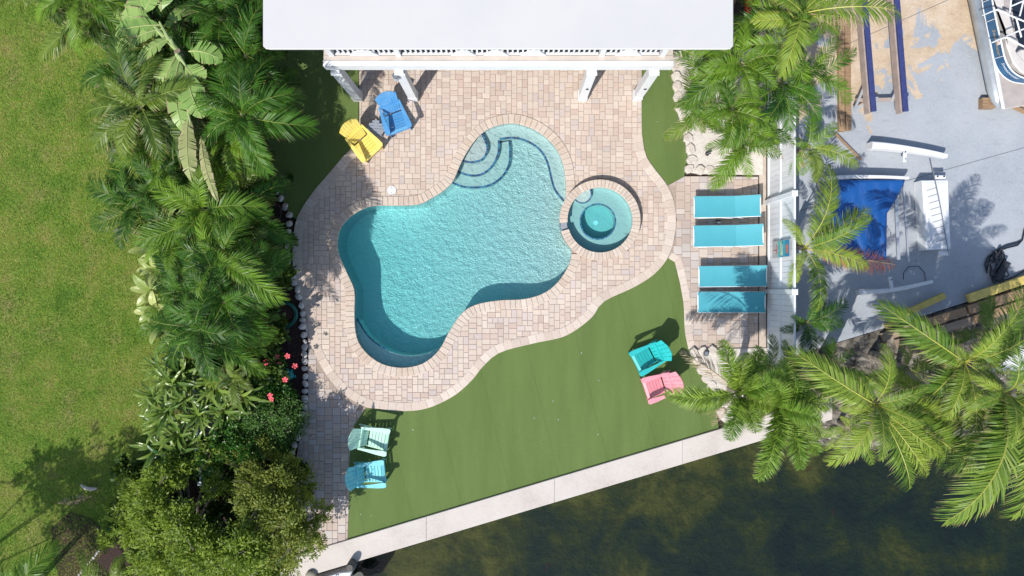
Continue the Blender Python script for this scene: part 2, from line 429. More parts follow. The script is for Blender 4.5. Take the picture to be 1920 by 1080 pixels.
# hole cut through every ground sheet: pool plus the spa shaft
def union_hole(sp_r):
    out = []; n = len(pool)
    ins = [math.hypot(p[0] - SPC[0], p[1] - SPC[1]) < sp_r for p in pool]
    st = next(i for i in range(n) if ins[i - 1] and not ins[i])
    for k in range(n):
        i = (st + k) % n
        if ins[i]: break
        out.append(pool[i])
    a0 = math.atan2(out[-1][1] - SPC[1], out[-1][0] - SPC[0]); a1 = math.atan2(out[0][1] - SPC[1], out[0][0] - SPC[0])
    while a1 <= a0: a1 += 2 * math.pi
    out += [(SPC[0] + sp_r * math.cos(a0 + (a1 - a0) * k / 28), SPC[1] + sp_r * math.sin(a0 + (a1 - a0) * k / 28)) for k in range(1, 28)]
    return out
hole = union_hole(1.02)

L0, L1 = W(651, 1012), W(1345, 805)                      # landward edge of the seawall cap
B0, B1 = W(690, 1046), W(1425, 826)                      # its water edge
def on(a, b, u): t = (((u - 960) * H / F) - a.x) / (b.x - a.x); return tuple((a + (b - a) * t)[:2])
shore = px([(1560, 787), (1590, 812), (1640, 800), (1690, 812), (1740, 836), (1800, 848), (1860, 846), (1940, 838), (2100, 800)])
ground_outer = [on(B0, B1, -12000)] + [on(B0, B1, 1540)] + px([(1545, 722), (1700, 680), (1920, 612), (2100, 560)]) + [(160, shore[-1][1] + 3), (160, 160), (-180, 160)]
sheet('ground', ground_outer, [hole], -.06, SOIL)
# canal
cb = MB(); n = 40
t = NT('canal_bed'); p = t.pos()
f = t.math('ADD', t.math('MULTIPLY', t.noise(p, .62, 7, .62, .4), .80), t.math('MULTIPLY', t.noise(p, 5, 6, .7), .20))
sx = t.a('SeparateXYZ'); t.c(p, sx.inputs[0])
dist = t.math('SUBTRACT', t.math('MULTIPLY', sx.outputs[0], .299), sx.outputs[1])     # grows away from the seawall
f = t.math('SUBTRACT', f, t.maprange(dist, 6.0, 9.6, -.13, .09))
c = t.ramp(f, [(.30, (.026, .034, .050)), (.42, (.045, .056, .050)), (.50, (.095, .088, .042)), (.58, (.19, .15, .055)), (.72, (.29, .21, .08))])
c = t.mix(t.maprange(t.noise(p, 2.2, 3), .66, .74, 0, .5), c, (.11, .03, .04, 1))
t.c(c, t.p.inputs['Base Color']); t.p.inputs['Roughness'].default_value = 1; t.c(t.bump(t.noise(p, 5, 6), 1, .1), t.p.inputs['Normal']); CBED = t.m
tag(cb.add([(-180, -160, -1.9), (160, -160, -1.9), (160, 20, -1.9), (-180, 20, -1.9)], [(0, 1, 2, 3)]).build('canal_bed', CBED), kind='structure')
wpoly = [(-180, -160), (160, -160), (160, shore[-1][1] + 3)] + [(x, y + 1.2) for x, y in shore[::-1]] + [(x, y + .3) for x, y in (on(B0, B1, 1540), on(B0, B1, -12000))]
tag(MB().prism(wpoly, -2.0, -.75).build('water', CANW), kind='structure')
# lawn, mulch bed, turf
sheet('lawn', px([(-9000, -9000), (300, -9000), (320, -60), (330, 300), (345, 500), (335, 640), (320, 700), (330, 850), (250, 940), (150, 1100), (100, 1165), (-9000, 1165)]), [], -.052, LAWN)
sheet('mulch_bed', px([(322, -60), (332, 300), (347, 500), (337, 640), (322, 700), (332, 850), (252, 940), (152, 1100), (300, 1150), (540, 1085), (600, 1040), (600, 1000), (570, 900), (566, 850), (576, 760), (576, 640), (560, 560), (546, 480), (546, 415), (520, 365), (503, 310), (500, 200), (500, -60)]), [], -.046, MULCH)
sheet('turf', px([(498, -200), (672, -200), (672, 274), (655, 286), (620, 325), (583, 368), (556, 412), (540, 400), (520, 358), (503, 310), (499, 200)]), [], -.018, TURF)
sheet('turf', px([(1202, -200), (1262, -200), (1262, 95), (1262, 150), (1268, 205), (1283, 262), (1290, 300), (1283, 330), (1256, 352), (1240, 335), (1226, 318), (1211, 290), (1203, 252)]), [], -.018, TURF)
turf_main = px([(684, 762), (705, 764), (750, 767), (800, 762), (848, 741), (882, 712), (905, 684), (935, 658), (1000, 640), (1060, 627), (1105, 594), (1130, 565), (1188, 535), (1225, 511), (1252, 481), (1265, 490), (1275, 530), (1282, 570), (1284, 620), (1292, 655), (1312, 690), (1340, 740), (1348, 803), (1346, 806), (651, 1013), (653, 950), (653, 880), (656, 830), (662, 795)])
sheet('turf', turf_main, [], -.018, TURF)
# yard slab beyond the fence
sheet('yard_slab', px([(1489, -3000), (6000, -3000), (6000, -700), (1925, 530), (1702, 602), (1560, 645), (1489, 668)]), [], -.012, YARD)
jt = MB()
for a, b in (((1500, 122), (2300, -230)), ((1500, 395), (2300, 170))):
    A, B = W(*a), W(*b); jt.bar((A.x, A.y, -.009), (B.x, B.y, -.009), .014, .004)
tag(jt.build('slab_joint', pm('dark_joint', (.12, .13, .15, 1))), kind='structure')  # thin dark grey bars marking the slab joints

# ------------------------------------------------------------ patio
MAIN_PX = [(672, 60), (672, 268), (652, 284), (618, 323), (582, 366), (556, 410), (548, 465), (551, 520), (562, 555), (575, 595), (581, 640), (593, 670), (614, 706), (643, 738), (684, 763), (705, 766), (750, 771),
           (800, 766), (850, 743), (884, 714), (906, 687), (938, 661), (1000, 644), (1060, 630), (1108, 597), (1132, 566), (1190, 538), (1227, 514), (1252, 484), (1265, 445), (1268, 410), (1264, 378), (1252, 348), (1228, 317), (1211, 290), (1204, 250), (1204, 60)]
main_s = smooth_line(px(MAIN_PX), False, .1)
house_y = 11.0
main_poly = [(main_s[0][0], house_y)] + main_s + [(main_s[-1][0], house_y)]
def clip_rect(poly, q):
    out = list(poly); q = q if area(q) > 0 else q[::-1]
    for i in range(4):
        a, b = q[i], q[(i + 1) % 4]; ins = lambda p: (b[0] - a[0]) * (p[1] - a[1]) - (b[1] - a[1]) * (p[0] - a[0]) >= 0
        res = []
        for k in range(len(out)):
            p, r = out[k - 1], out[k]; ip, ir = ins(p), ins(r)
            if ip != ir:
                d1 = (b[0] - a[0]) * (p[1] - a[1]) - (b[1] - a[1]) * (p[0] - a[0]); d2 = (b[0] - a[0]) * (r[1] - a[1]) - (b[1] - a[1]) * (r[0] - a[0]); t_ = d1 / (d1 - d2)
                res.append((p[0] + (r[0] - p[0]) * t_, p[1] + (r[1] - p[1]) * t_))
            if ir: res.append(r)
        out = res
        if len(out) < 3: return None
    o2 = []
    for p in out:
        if not o2 or math.dist(p, o2[-1]) > .006: o2.append(p)
    if len(o2) > 2 and math.dist(o2[0], o2[-1]) < .006: o2.pop()
    return o2 if len(o2) > 2 and area(o2) > .0012 else None
def tiling(poly, holes, cell, weights, rng, bounds=None, rot=0.0, inset=0.0):
    """random ashlar of 2- and 3-cell blocks; returns rectangles lying in poly"""
    ca, sa = math.cos(-rot), math.sin(-rot)
    rp = [(x * ca - y * sa, x * sa + y * ca) for x, y in poly]
    x0 = min(p[0] for p in rp); x1 = max(p[0] for p in rp); y0 = min(p[1] for p in rp); y1 = max(p[1] for p in rp)
    if bounds: y1 = min(y1, bounds)
    nx, ny = int((x1 - x0) / cell) + 1, int((y1 - y0) / cell) + 1
    G = np.zeros((ny + 4, nx), bool); out = []
    for j in range(ny):
        i = 0
        while i < nx:
            if G[j, i]: i += 1; continue
            L = 0
            while i + L < nx and not G[j, i + L] and L < 8: L += 1
            ws = [(w, h, k) for w, h, k in weights if w <= L and L - w != 1] or [(min(L, 3), 2, 1)]
            w, h, _ = rng.choices(ws, [q[2] for q in ws])[0]
            G[j:j + h, i:i + w] = True; out.append((x0 + i * cell, y0 + j * cell, w * cell, h * cell)); i += w
    res = []; ca, sa = math.cos(rot), math.sin(rot)
    for x, y, w, h in out:
        q = [(x, y), (x + w, y), (x + w, y + h), (x, y + h)]; q = [(a * ca - b * sa, a * sa + b * ca) for a, b in q]
        k_ = [inside(p, poly) for p in q]
        if not any(k_): continue
        if any(inside(p, hh) for hh in holes for p in q): continue
        if not all(k_):
            q = clip_rect(ccw(poly), q)
            if not q: continue
        res.append(q)
    return res
def ccw(p): return p if area(p) > 0 else p[::-1]
def stone_mb(q, z0, z1, gap=.004, ch=.007, jit=0.0, rng=rnd):
    c = Vector((sum(p[0] for p in q) / len(q), sum(p[1] for p in q) / len(q)))
    qq = offset(q if area(q) > 0 else q[::-1], gap); return MB().prism(qq, z0, z1 + rng.uniform(-jit, jit), ch)
def lay(parent, quads, mat, z0, z1, name, limit, key=None, gap=.004, ch=.007, jit=.002):
    quads = sorted(quads, key=key) if key else quads
    cache = {}
    for q in quads[:limit]:
        stone_mb(q, z0, z1, gap, ch, jit).build(name, mat, parent)
    if len(quads) > limit:
        V = []; FF = []
        mb = MB()
        for q in quads[limit:]:
            s = stone_mb(q, z0, z1, gap, ch, jit); mb.add(s.v, s.f)
        tag(mb.build(name + 's', mat, parent), kind='stuff')
patio = sheet('patio', main_poly, [hole], -.014, SAND)
cope_out = offset(pool, -.27)                       # outward: pool runs counter-clockwise
main_in = main_poly
rects = tiling(main_in, [offset(pool, -.03), circ(SPC, .98)], .0772, [(3, 2, 5), (2, 3, 3), (2, 2, 2)], random.Random(3), 6.6)
rects = [q for q in rects if not all(inside(p, cope_out) for p in q)]
dc = lambda q: (q[0][0] - .5) ** 2 + (q[0][1] - .5) ** 2
lay(patio, rects, PAV, -.03, 0, 'paver', 300, dc)
# border course of the patio
def ribbon(line, w, step, closed, side=1):
    """quads along a line, w deep to its left (side=1) """
    L = smooth_line(line, closed, step); O = offset(L, w * side, closed); n = len(L); out = []
    for i in range(n if closed else n - 1):
        j = (i + 1) % n; q = [L[i], L[j], O[j], O[i]]; out.append(q if area(q) > 0 else q[::-1])
    return out
bline = px(MAIN_PX[1:-1]) 
lay(patio, ribbon(bline, .255, .235, False, 1), BORD, -.03, .007, 'border_stone', 300, gap=.003, ch=.008)
# side paths
left_poly = px([(560, 556), (577, 596), (583, 640), (595, 672), (616, 708), (645, 740), (686, 765), (664, 797), (657, 832), (654, 880), (654, 950), (652, 1012), (597, 1030), (560, 1040), (556, 960), (553, 870), (566, 800), (577, 745), (578, 640), (565, 590)])
path_l = sheet('path', left_poly, [], -.0145, SAND)
rl = tiling(left_poly, [offset(main_poly if area(main_poly) > 0 else main_poly[::-1], .05)], .0772, [(3, 3, 3), (3, 2, 3), (2, 3, 3)], random.Random(5))
lay(path_l, rl, PAVR, -.03, -.001, 'paver', 300)
right_poly = px([(1252, 348), (1284, 330), (1422, 331), (1422, 655), (1292, 655), (1284, 620), (1282, 570), (1275, 530), (1265, 490), (1253, 484), (1266, 445), (1269, 410), (1264, 378)])
path_r = sheet('path', right_poly, [], -.0145, SAND)
rr = tiling(right_poly, [offset(main_poly if area(main_poly) > 0 else main_poly[::-1], .05)], .083, [(3, 3, 5), (3, 2, 3), (2, 3, 3)], random.Random(9))
lay(path_r, rr, PAVR, -.03, -.001, 'paver', 300)
lay(path_r, ribbon(px([(1253, 484), (1265, 491), (1275, 530), (1282, 572), (1284, 620), (1291, 655)]), .21, .24, False, 1), BORD, -.03, .005, 'border_stone', 300, gap=.003)
# seawall cap
cap = [on(L0, L1, 300), on(L0, L1, 1560), on(B0, B1, 1560), on(B0, B1, 300)]
sw = empty('seawall', (0, 0, 0), 0, 'long pale concrete seawall cap running diagonally between turf and canal', 'seawall')
us = [300, 560, 800, 1040, 1280, 1560]
for a, b in zip(us, us[1:]):
    q = [on(L0, L1, a), on(L0, L1, b - .25), on(B0, B1, b - .25), on(B0, B1, a)]; MB().prism(q, -.3, .045, .012).build('cap_section', CONC, sw)
q = [on(L0, L1, -6000), on(L0, L1, 1560), on(B0, B1, 1560), on(B0, B1, -6000)]
q = [(q[0][0], q[0][1] + .2), (q[1][0], q[1][1] + .2)] + [(q[2][0], q[2][1] + .08), (q[3][0], q[3][1] + .08)]
MB().prism(q, -2.1, -.301).build('wall', pm('stained_seawall', (.16, .14, .11, 1), (.06, .055, .045, 1), 3, .9, world=True), sw)

# ------------------------------------------------------------ pool
def floor_z(x, y): return -.66 + .115 * (x - .5) + .03 * y
pr = empty('swimming_pool', (pool[0][0], pool[0][1], 0), 0, 'freeform turquoise swimming pool set in the paved patio', 'pool')
def pch(mb, name, mat, smooth=False):
    o = mb.build(name, mat, pr, smooth); o.location = (-pr.location.x, -pr.location.y, 0); return o
mb = MB(); n = len(pool); top = offset(pool, -.02)
bot = offset(pool, -.02); pl = [(x, y, -.02) for x, y in top] + [(x, y, floor_z(x, y) - .05) for x, y in bot]
mb.add(pl, [(i, i + n, (i + 1) % n + n, (i + 1) % n) for i in range(n)]); pch(mb, 'wall', PWALL)
loops = [[Vector((p[0], p[1], 0)) for p in offset(pool, -.05)]]; tri = tessellate_polygon(loops); fs = []
for tt in tri:
    a, b, c = (loops[0][i] for i in tt); fs.append(tuple(tt) if (b - a).cross(c - a).z > 0 else tuple(reversed(tt)))
mb = MB(); mb.add([(p.x, p.y, floor_z(p.x, p.y)) for p in loops[0]], fs); pch(mb, 'floor', PLAS)
ZA, ZB, ZC, ZBN = -.20, -.34, -.48, -.40
def lv(pts, z): return smooth_line(px(pts, z), False, .06)
eA = [(867, 303), (884, 306), (904, 301), (914, 287), (915, 272), (905, 250)]
eB = [(858, 324), (884, 331), (907, 327), (926, 310), (936, 287), (937, 263)]
eS = [(937, 263), (958, 260), (981, 264), (1003, 275), (1018, 291), (1027, 312), (1033, 338), (1040, 358), (1056, 378)]
eC = [(849, 345), (870, 352), (899, 353), (923, 347), (944, 331), (956, 309), (958, 283), (957, 264)]
a_l = lv(eA, ZA); pch(MB().prism(a_l + px([(890, 225), (840, 260), (850, 300)]), -1.3, ZA), 'step', PSTEP)
b_l = lv(eB, ZB); s_l = lv(eS, ZB)
pch(MB().prism(b_l + s_l[1:] + px([(1085, 395), (1090, 300), (1060, 230), (1000, 205), (930, 200), (860, 240), (830, 300), (842, 322)]), -1.3, ZB), 'sun_shelf', PSTEP)
c_l = lv(eC, ZC); pch(MB().prism(c_l + px([(935, 262), (860, 250), (830, 300), (832, 340)]), -1.3, ZC), 'step', PSTEP)
bn = smooth_line(px([(655, 575), (667, 596), (690, 632), (722, 655), (762, 667), (802, 662), (833, 645)], ZBN), False, .08)
pch(MB().prism(bn + px([(850, 700), (760, 720), (680, 700), (640, 640)], 0), -1.4, ZBN), 'bench', PLAS)
def tiles(line, z, rise=.035, w=.05, step=.05):
    mb = MB(); L = smooth_line(line, False, step); O = offset(L, w, False)
    for i in range(len(L) - 1):
        a, b = Vector(L[i]), Vector(L[i + 1]); c, d = Vector(O[i + 1]), Vector(O[i]); g = .07
        q = [tuple(a.lerp(b, g)), tuple(a.lerp(b, 1 - g)), tuple(d.lerp(c, 1 - g)), tuple(d.lerp(c, g))]
        mb.prism(q, z - rise, z + .004)
    return mb
for ln, z in ((a_l, ZA), (b_l, ZB), (s_l, ZB), (c_l, ZC)):
    tag(pch(tiles(ln, z, w=.058), 'tile_trim', TILE), kind='stuff')
tag(pch(tiles(bn[:len(bn) // 2], ZBN, w=.04), 'tile_trim', TILE), kind='stuff')
wp_ = [(x, y) for x, y in offset(pool, -.019)]
pch(MB().prism(wp_, -1.6, -.085), 'water', POOLW)
k = 0
for q in ribbon(pool, -.27, .152, True):
    cc = (sum(p[0] for p in q) / 4, sum(p[1] for p in q) / 4)
    if math.hypot(cc[0] - SPC[0], cc[1] - SPC[1]) < 1.12: continue
    o = stone_mb(q, -.05, .022, .0025, .010, .0015).build('coping_stone', COPE, pr); o.location = (-pr.location.x, -pr.location.y, 0)
# skimmer lid
sl = empty('skimmer_lid', W(734.5, 356.5) + Vector((0, 0, .002)), 0, 'round white skimmer lid with two finger holes in the paving', 'skimmer lid')
MB().disc((0, 0), .125, 0, .012, 28, .004).build('lid', WHITE, sl)
for s_ in (-1, 1): MB().disc((0, s_ * .07), .012, .0121, .014, 10).build('finger_hole', BLACK, sl)

# ------------------------------------------------------------ raised spa
sp = empty('spa', (SPC[0], SPC[1], 0), 0, 'raised round spa with foot well and radial stone coping beside the pool', 'spa')
def ring_mb(ro, ri, z0, z1, a0=0, a1=2 * math.pi, n=72):
    mb = MB(); full = abs(a1 - a0 - 2 * math.pi) < 1e-6; P = []
    for k in range(n + 1):
        a = a0 + (a1 - a0) * k / n; c, s = math.cos(a), math.sin(a)
        P += [(ro * c, ro * s, z0), (ro * c, ro * s, z1), (ri * c, ri * s, z1), (ri * c, ri * s, z0)]
    fs = []
    for k in range(n):
        for j in range(4): a = k * 4 + j; b = k * 4 + (j + 1) % 4; fs.append((a, a + 4, b + 4, b)[::-1])
    if not full: fs += [(0, 1, 2, 3), (n * 4 + 3, n * 4 + 2, n * 4 + 1, n * 4)]
    return mb.add(P, fs)
SG0, SG1 = R(184), R(196)                     # spillway notch
ring_mb(1.11, .945, -1.35, .185, SG1, SG0 + 2 * math.pi).build('wall', pm('spa_wall_stone', (.40, .31, .25, 1), (.30, .22, .18, 1), 8, .9), sp)
ring_mb(1.11, .945, -1.35, .15, SG0, SG1, 8).build('spillway', pm('spillway_slate', (.22, .23, .27, 1), (.3, .31, .34, 1), 12, .5), sp)
ns = 58
for k in range(ns):
    a0 = SG1 + (2 * math.pi - (SG1 - SG0)) * k / ns; a1 = SG1 + (2 * math.pi - (SG1 - SG0)) * (k + 1) / ns
    g = .0022; q = [(1.155 * math.cos(a0 + g), 1.155 * math.sin(a0 + g)), (1.155 * math.cos(a1 - g), 1.155 * math.sin(a1 - g)), (.925 * math.cos(a1 - g), .925 * math.sin(a1 - g)), (.925 * math.cos(a0 + g), .925 * math.sin(a0 + g))]
    MB().prism(q,   .186, .25 + rnd.uniform(-.001, .001), .007).build('coping_stone', COPE, sp)
BZ, WZ = -.10, -.42
WC = Vector(W(1121, 415.5, BZ)[:2]) - Vector(SPC)
bm_ = MB(); nO = 64; P = []; fs = []
for k in range(nO):
    a = 2 * math.pi * k / nO; c, s = math.cos(a), math.sin(a)
    P += [(.95 * c, .95 * s, BZ), (WC.x + .49 * c, WC.y + .49 * s, BZ), (WC.x + .49 * c, WC.y + .49 * s, WZ - .01)]
for k in range(nO):
    j = (k + 1) % nO; fs += [(k * 3, j * 3, j * 3 + 1, k * 3 + 1), (k * 3 + 1, j * 3 + 1, j * 3 + 2, k * 3 + 2)]
SPAP = plaster('spa_plaster', (.42, .48, .47, 1), (.36, .42, .42, 1), .5, 14, .012)
bm_.add(P, fs).build('bench', SPAP, sp)
MB().disc(WC, .52, WZ - .1, WZ, 40).build('foot_well', SPAP, sp)
dw = W(1117, 417, WZ) - Vector((SPC[0], SPC[1], 0)); MB().disc(dw, .075, WZ, WZ + .02, 20, .006).build('drain', WHITE, sp)
st = Vector(W(1092, 364, .02)[:2]) - Vector(SPC)
arc = [(st.x + .27 * math.cos(a), st.y + .27 * math.sin(a)) for a in [R(-155 + 10 * i) for i in range(22)]]
MB().prism(arc + [(-.78, .62), (-.95, .3)] if 0 else arc, BZ - .05, .03).build('step', pm('spa_step', (.56, .57, .55, 1), None, 10, .8), sp)
def ringtiles(c, r, z, n, w, a0=0, a1=2 * math.pi):
    mb = MB()
    for k in range(n):
        x0 = a0 + (a1 - a0) * (k + .1) / n; x1 = a0 + (a1 - a0) * (k + .9) / n
        mb.prism([(c[0] + rr_ * math.cos(x), c[1] + rr_ * math.sin(x)) for rr_, x in ((r, x0), (r, x1), (r + w, x1), (r + w, x0))], z - .03, z + .004)
    return mb
tag(ringtiles(WC, .49, BZ, 62, .04).build('tile_trim', TILE, sp), kind='stuff')
tag(ringtiles(st, .235, .03, 26, .04, R(-150), R(45)).build('tile_trim', TILE, sp), kind='stuff')
MB().disc((0, 0), .944, -.6, .155, 64).build('water', water_mat('spa_water', (.0, .93, .965, 1), 1.0, 5, .3), sp)

# ------------------------------------------------------------ house
hs = empty('house', (-.28, 5.5, 0), 0, 'white stilt house with flat white roof and balcony above the patio', 'house')
HX, HY = -.28, 5.5
def hch(mb, name, mat, parent=None, smooth=False):
    o = mb.build(name, mat, parent or hs, smooth)
    if parent is None: o.location = (-HX, -HY, 0)
    return o
rz = 6.0
rx0, rx1, ry = -5.03, 4.47, 4.83
hch(MB().prism([(rx0, ry + .06), (rx0 + .06, ry), (rx1 - .06, ry), (rx1, ry + .06), (rx1, 15), (rx0, 15)], rz - .03, rz, .01), 'roof', ROOF)
mb = MB(); mb.box(((rx0 + rx1) / 2, ry + .10, rz - .11), (rx1 - rx0 - .14, .12, .15), ch=.01); mb.box((rx0 + .08, 10, rz - .11), (.1, 9.8, .15)); mb.box((rx1 - .08, 10, rz - .11), (.1, 9.8, .15))
hch(mb, 'fascia', WHITE)
hch(MB().box((HX, 10.2, rz - .22), (rx1 - rx0 - .3, 9.6, .04)), 'soffit', WHITE)
bx0, bx1 = W(606, 100, 3).x, W(1263, 100, 3).x; by = 5.44
# balcony slab, edge beam, tiled floor lip
hch(MB().box(((bx0 + bx1) / 2, by + .065, 2.86), (bx1 - bx0, .13, .34), ch=.01), 'edge_beam', WHITE)
hch(MB().box(((bx0 + bx1) / 2, by + 2.41, 2.90), (bx1 - bx0 - .02, 4.48, .18)), 'balcony_floor', pm('balcony_tile', (.52, .46, .41, 1), (.45, .39, .34, 1), 3, .6))
hch(MB().box(((bx0 + bx1) / 2, by + .195, 3.0), (bx1 - bx0 - .02, .125, .015), ch=.003), 'tile_lip', pm('balcony_tile', (.52, .46, .41, 1)))
hch(MB().box(((bx0 + bx1) / 2, by + .37, 4.1), (bx1 - bx0 - .3, .02, 2.16)), 'dark_backing', pm('dark_backing_sheet', (.012, .013, .03, 1), None, 9, .7))  # dark sheet added behind the balusters to keep the gaps dark
hch(MB().box((HX, by + 3.2, 4.4), (bx1 - bx0 - .4, .2, 2.8)), 'wall', pm('house_wall', (.45, .47, .48, 1), None, 2, .7))
for gx, gw in ((-3.2, 1.6), (-.9, 1.9), (1.6, 1.8)):
    wdo = hch(MB().box((gx, by + 3.09, 4.2), (gw, .05, 2.1), ch=.01), 'window', pm('dark_glass', (.02, .025, .03, 1), None, 3, .08, spec=.6))
    fr = MB()
    for dx in (-gw / 2, 0, gw / 2): fr.box((gx + dx, by + 3.05, 4.2), (.06, .04, 2.16))
    fr.box((gx, by + 3.05, 5.27), (gw + .06, .04, .06)); fr.build('frame', WHITE, wdo)
RY = by + .295
# railing: posts up to the roof, rails, balusters, low arched kick panels
colx = [W(672, 183).x, W(776, 184).x, W(1091, 184).x, W(1193, 183).x]
upx = [W(626, 98, 3.3).x - .12, W(744, 98, 3.3).x, W(1131, 98, 3.3).x, W(1246, 98, 3.3).x]
for x in upx: hch(MB().box((x, RY, 4.45), (.13, .13, 2.9), ch=.008), 'post', WHITE)
for z, h in ((3.98, .05), (3.04, .05)):
    mb = MB()
    for a, b in zip(upx, upx[1:]): mb.box(((a + b) / 2, RY, z), (b - a - .17, .06, h), ch=.005)
    hch(mb, 'rail', WHITE)
nb = 0
for a, b in zip(upx, upx[1:]):
    m = int((b - a - .2) / .125)
    for i in range(m):
        hch(MB().box((a + .14 + (b - a - .28) * (i + .5) / m, RY, 3.51), (.045, .035, .88)), 'baluster', WHITE)
for u0, u1 in ((645, 704), (842, 892), (905, 955), (977, 1028), (1160, 1212)):
    A, B = W(u0, 100, 3.6).x, W(u1, 100, 3.6).x
    mb = MB(); c0 = RY + .07
    c0 = RY - .055; P = [(A, c0, 3.02), (B, c0, 3.02), (B - .16, c0, 3.3), ((A + B) / 2, c0, 3.36), (A + .16, c0, 3.3)]
    P = P + [(x, y + .03 + .002 * (u0 % 7), z) for x, y, z in P]; mb.add(P, [(0, 1, 2, 3, 4), (9, 8, 7, 6, 5)] + [(i, i + 5, (i + 1) % 5 + 5, (i + 1) % 5) for i in range(5)])
    hch(mb, 'kick_panel', WHITE)
for i, x in enumerate(colx):
    c = hch(MB().box((x, 5.50, 1.325), (.23, .23, 2.65), ch=.015), 'column', WHITE)
    MB().box((x, 5.50, .17), (.265, .265, .33), ch=.012).build('base_trim', WHITE, c); MB().box((x, 5.5, 2.5), (.27, .27, .08), ch=.01).build('capital', WHITE, c)
    if i > 1:
        mb = MB(); mb.box((x + .02, 5.375, 1.25), (.07, .03, .05)); mb.build('hook', BLACK, c)
hx = colx[1] - .12
cl = MB().tube([(hx, 5.36, 2.28), (hx, 5.36, 2.52)], .075, 14).build('wall_light', pm('grey_metal', (.22, .24, .28, 1), None, 5, .4, metal=.6), hs); cl.location = (-HX, -HY, 0)
for zz in (2.31, 2.4): hch(MB().tube([(hx, 5.36, zz), (hx, 5.36, zz + .03)], .085, 14), 'light_trim', ALU)
hch(MB().box((HX, 9.2, 1.4), (8.6, .2, 2.7)), 'lower_wall', pm('house_wall', (.45, .47, .48, 1)))

# ------------------------------------------------------------ fence on the right
FX = 7.36; fy0, fy1 = -3.1, 9.9
fn = empty('privacy_fence', (FX, -.1, 0), 0, 'tall white vinyl privacy fence standing behind the loungers', 'fence')
post_y = [-2.66, -.10, 2.46, 5.02, 7.58]
for y in post_y:
    po = MB().box((-.02, y + .1, 1.0), (.13, .13, 2.0), ch=.008).build('post', WVINYL, fn)
    MB().box((-.02, y + .1, 2.02), (.16, .16, .04), ch=.015).build('post_cap', WVINYL, po)
    MB().box((.0, y + .16, 1.93), (.08, .05, .09), ch=.01).build('post_light', BLACK, po)
for a, b in zip(post_y, post_y[1:]):
    for z, d in ((.12, .05), (1.0, .055), (1.92, .05)):
        MB().box((0, (a + b) / 2 + .1, z), (d, b - a - .14, .11), ch=.008).build('rail', WVINYL, fn)
    m = 16
    for i in range(m):
        y0 = a + .07 + (b - a - .14) * (i + .5) / m + .1
        MB().box((.012 + rnd.uniform(-.002, .002), y0, 1.0), (.022, (b - a - .14) / m - .006, 1.8), ch=.004).build('board', WVINYL, fn)
tag(MB().box((7.235, 3.4, -.02), (.20, 13, .06), ch=.01).build('kerb', pm('footing_concrete', (.50, .43, .36, 1), (.42, .35, .29, 1), 4, .9, world=True)), kind='structure')
# painted beach board hanging on the fence
bd = empty('painted_board', (FX - .055, 1.06, 1.18), 0, 'colourful painted board in grey, teal, yellow and red hanging on the white fence', 'sign')
MB().box((0, 0, 0), (.02, .46, 1.22), ch=.004).build('panel', pm('board_grey', (.42, .42, .42, 1), (.33, .34, .34, 1), 5, .6), bd)
def strip(z0, z1, y0, y1, colr, d=.0125, wob=.02):
    mb = MB(); n = 8; P = []
    for k in range(n + 1):
        y = y0 + (y1 - y0) * k / n
        P += [(-d, y, z0 + rnd.uniform(-wob, wob)), (-d, y, z1 + rnd.uniform(-wob, wob))]
    mb.add(P, [(2 * k, 2 * k + 1, 2 * k + 3, 2 * k + 2) for k in range(n)])
    mb.build('painted_patch', pm('board_%d_%d_%d' % tuple(int(c * 255) for c in colr), (*colr, 1), None, 9, .5), bd)
strip(-.2, .59, -.22, .22, (.02, .22, .42), .0105, .0)
strip(-.2, .0, -.22, .22, (.08, .42, .40), .0115); strip(.0, .06, -.17, .2, (.62, .58, .22), .0125); strip(.08, .13, -.2, .12, (.7, .75, .78), .0125)
strip(.16, .30, -.22, .22, (.04, .38, .38), .0115); strip(.36, .50, -.13, .10, (.62, .16, .08), .0125); strip(-.32, -.24, -.12, .12, (.55, .12, .16), .0125); strip(-.52, -.3, -.03, .0, (.38, .08, .10), .0125, .005)

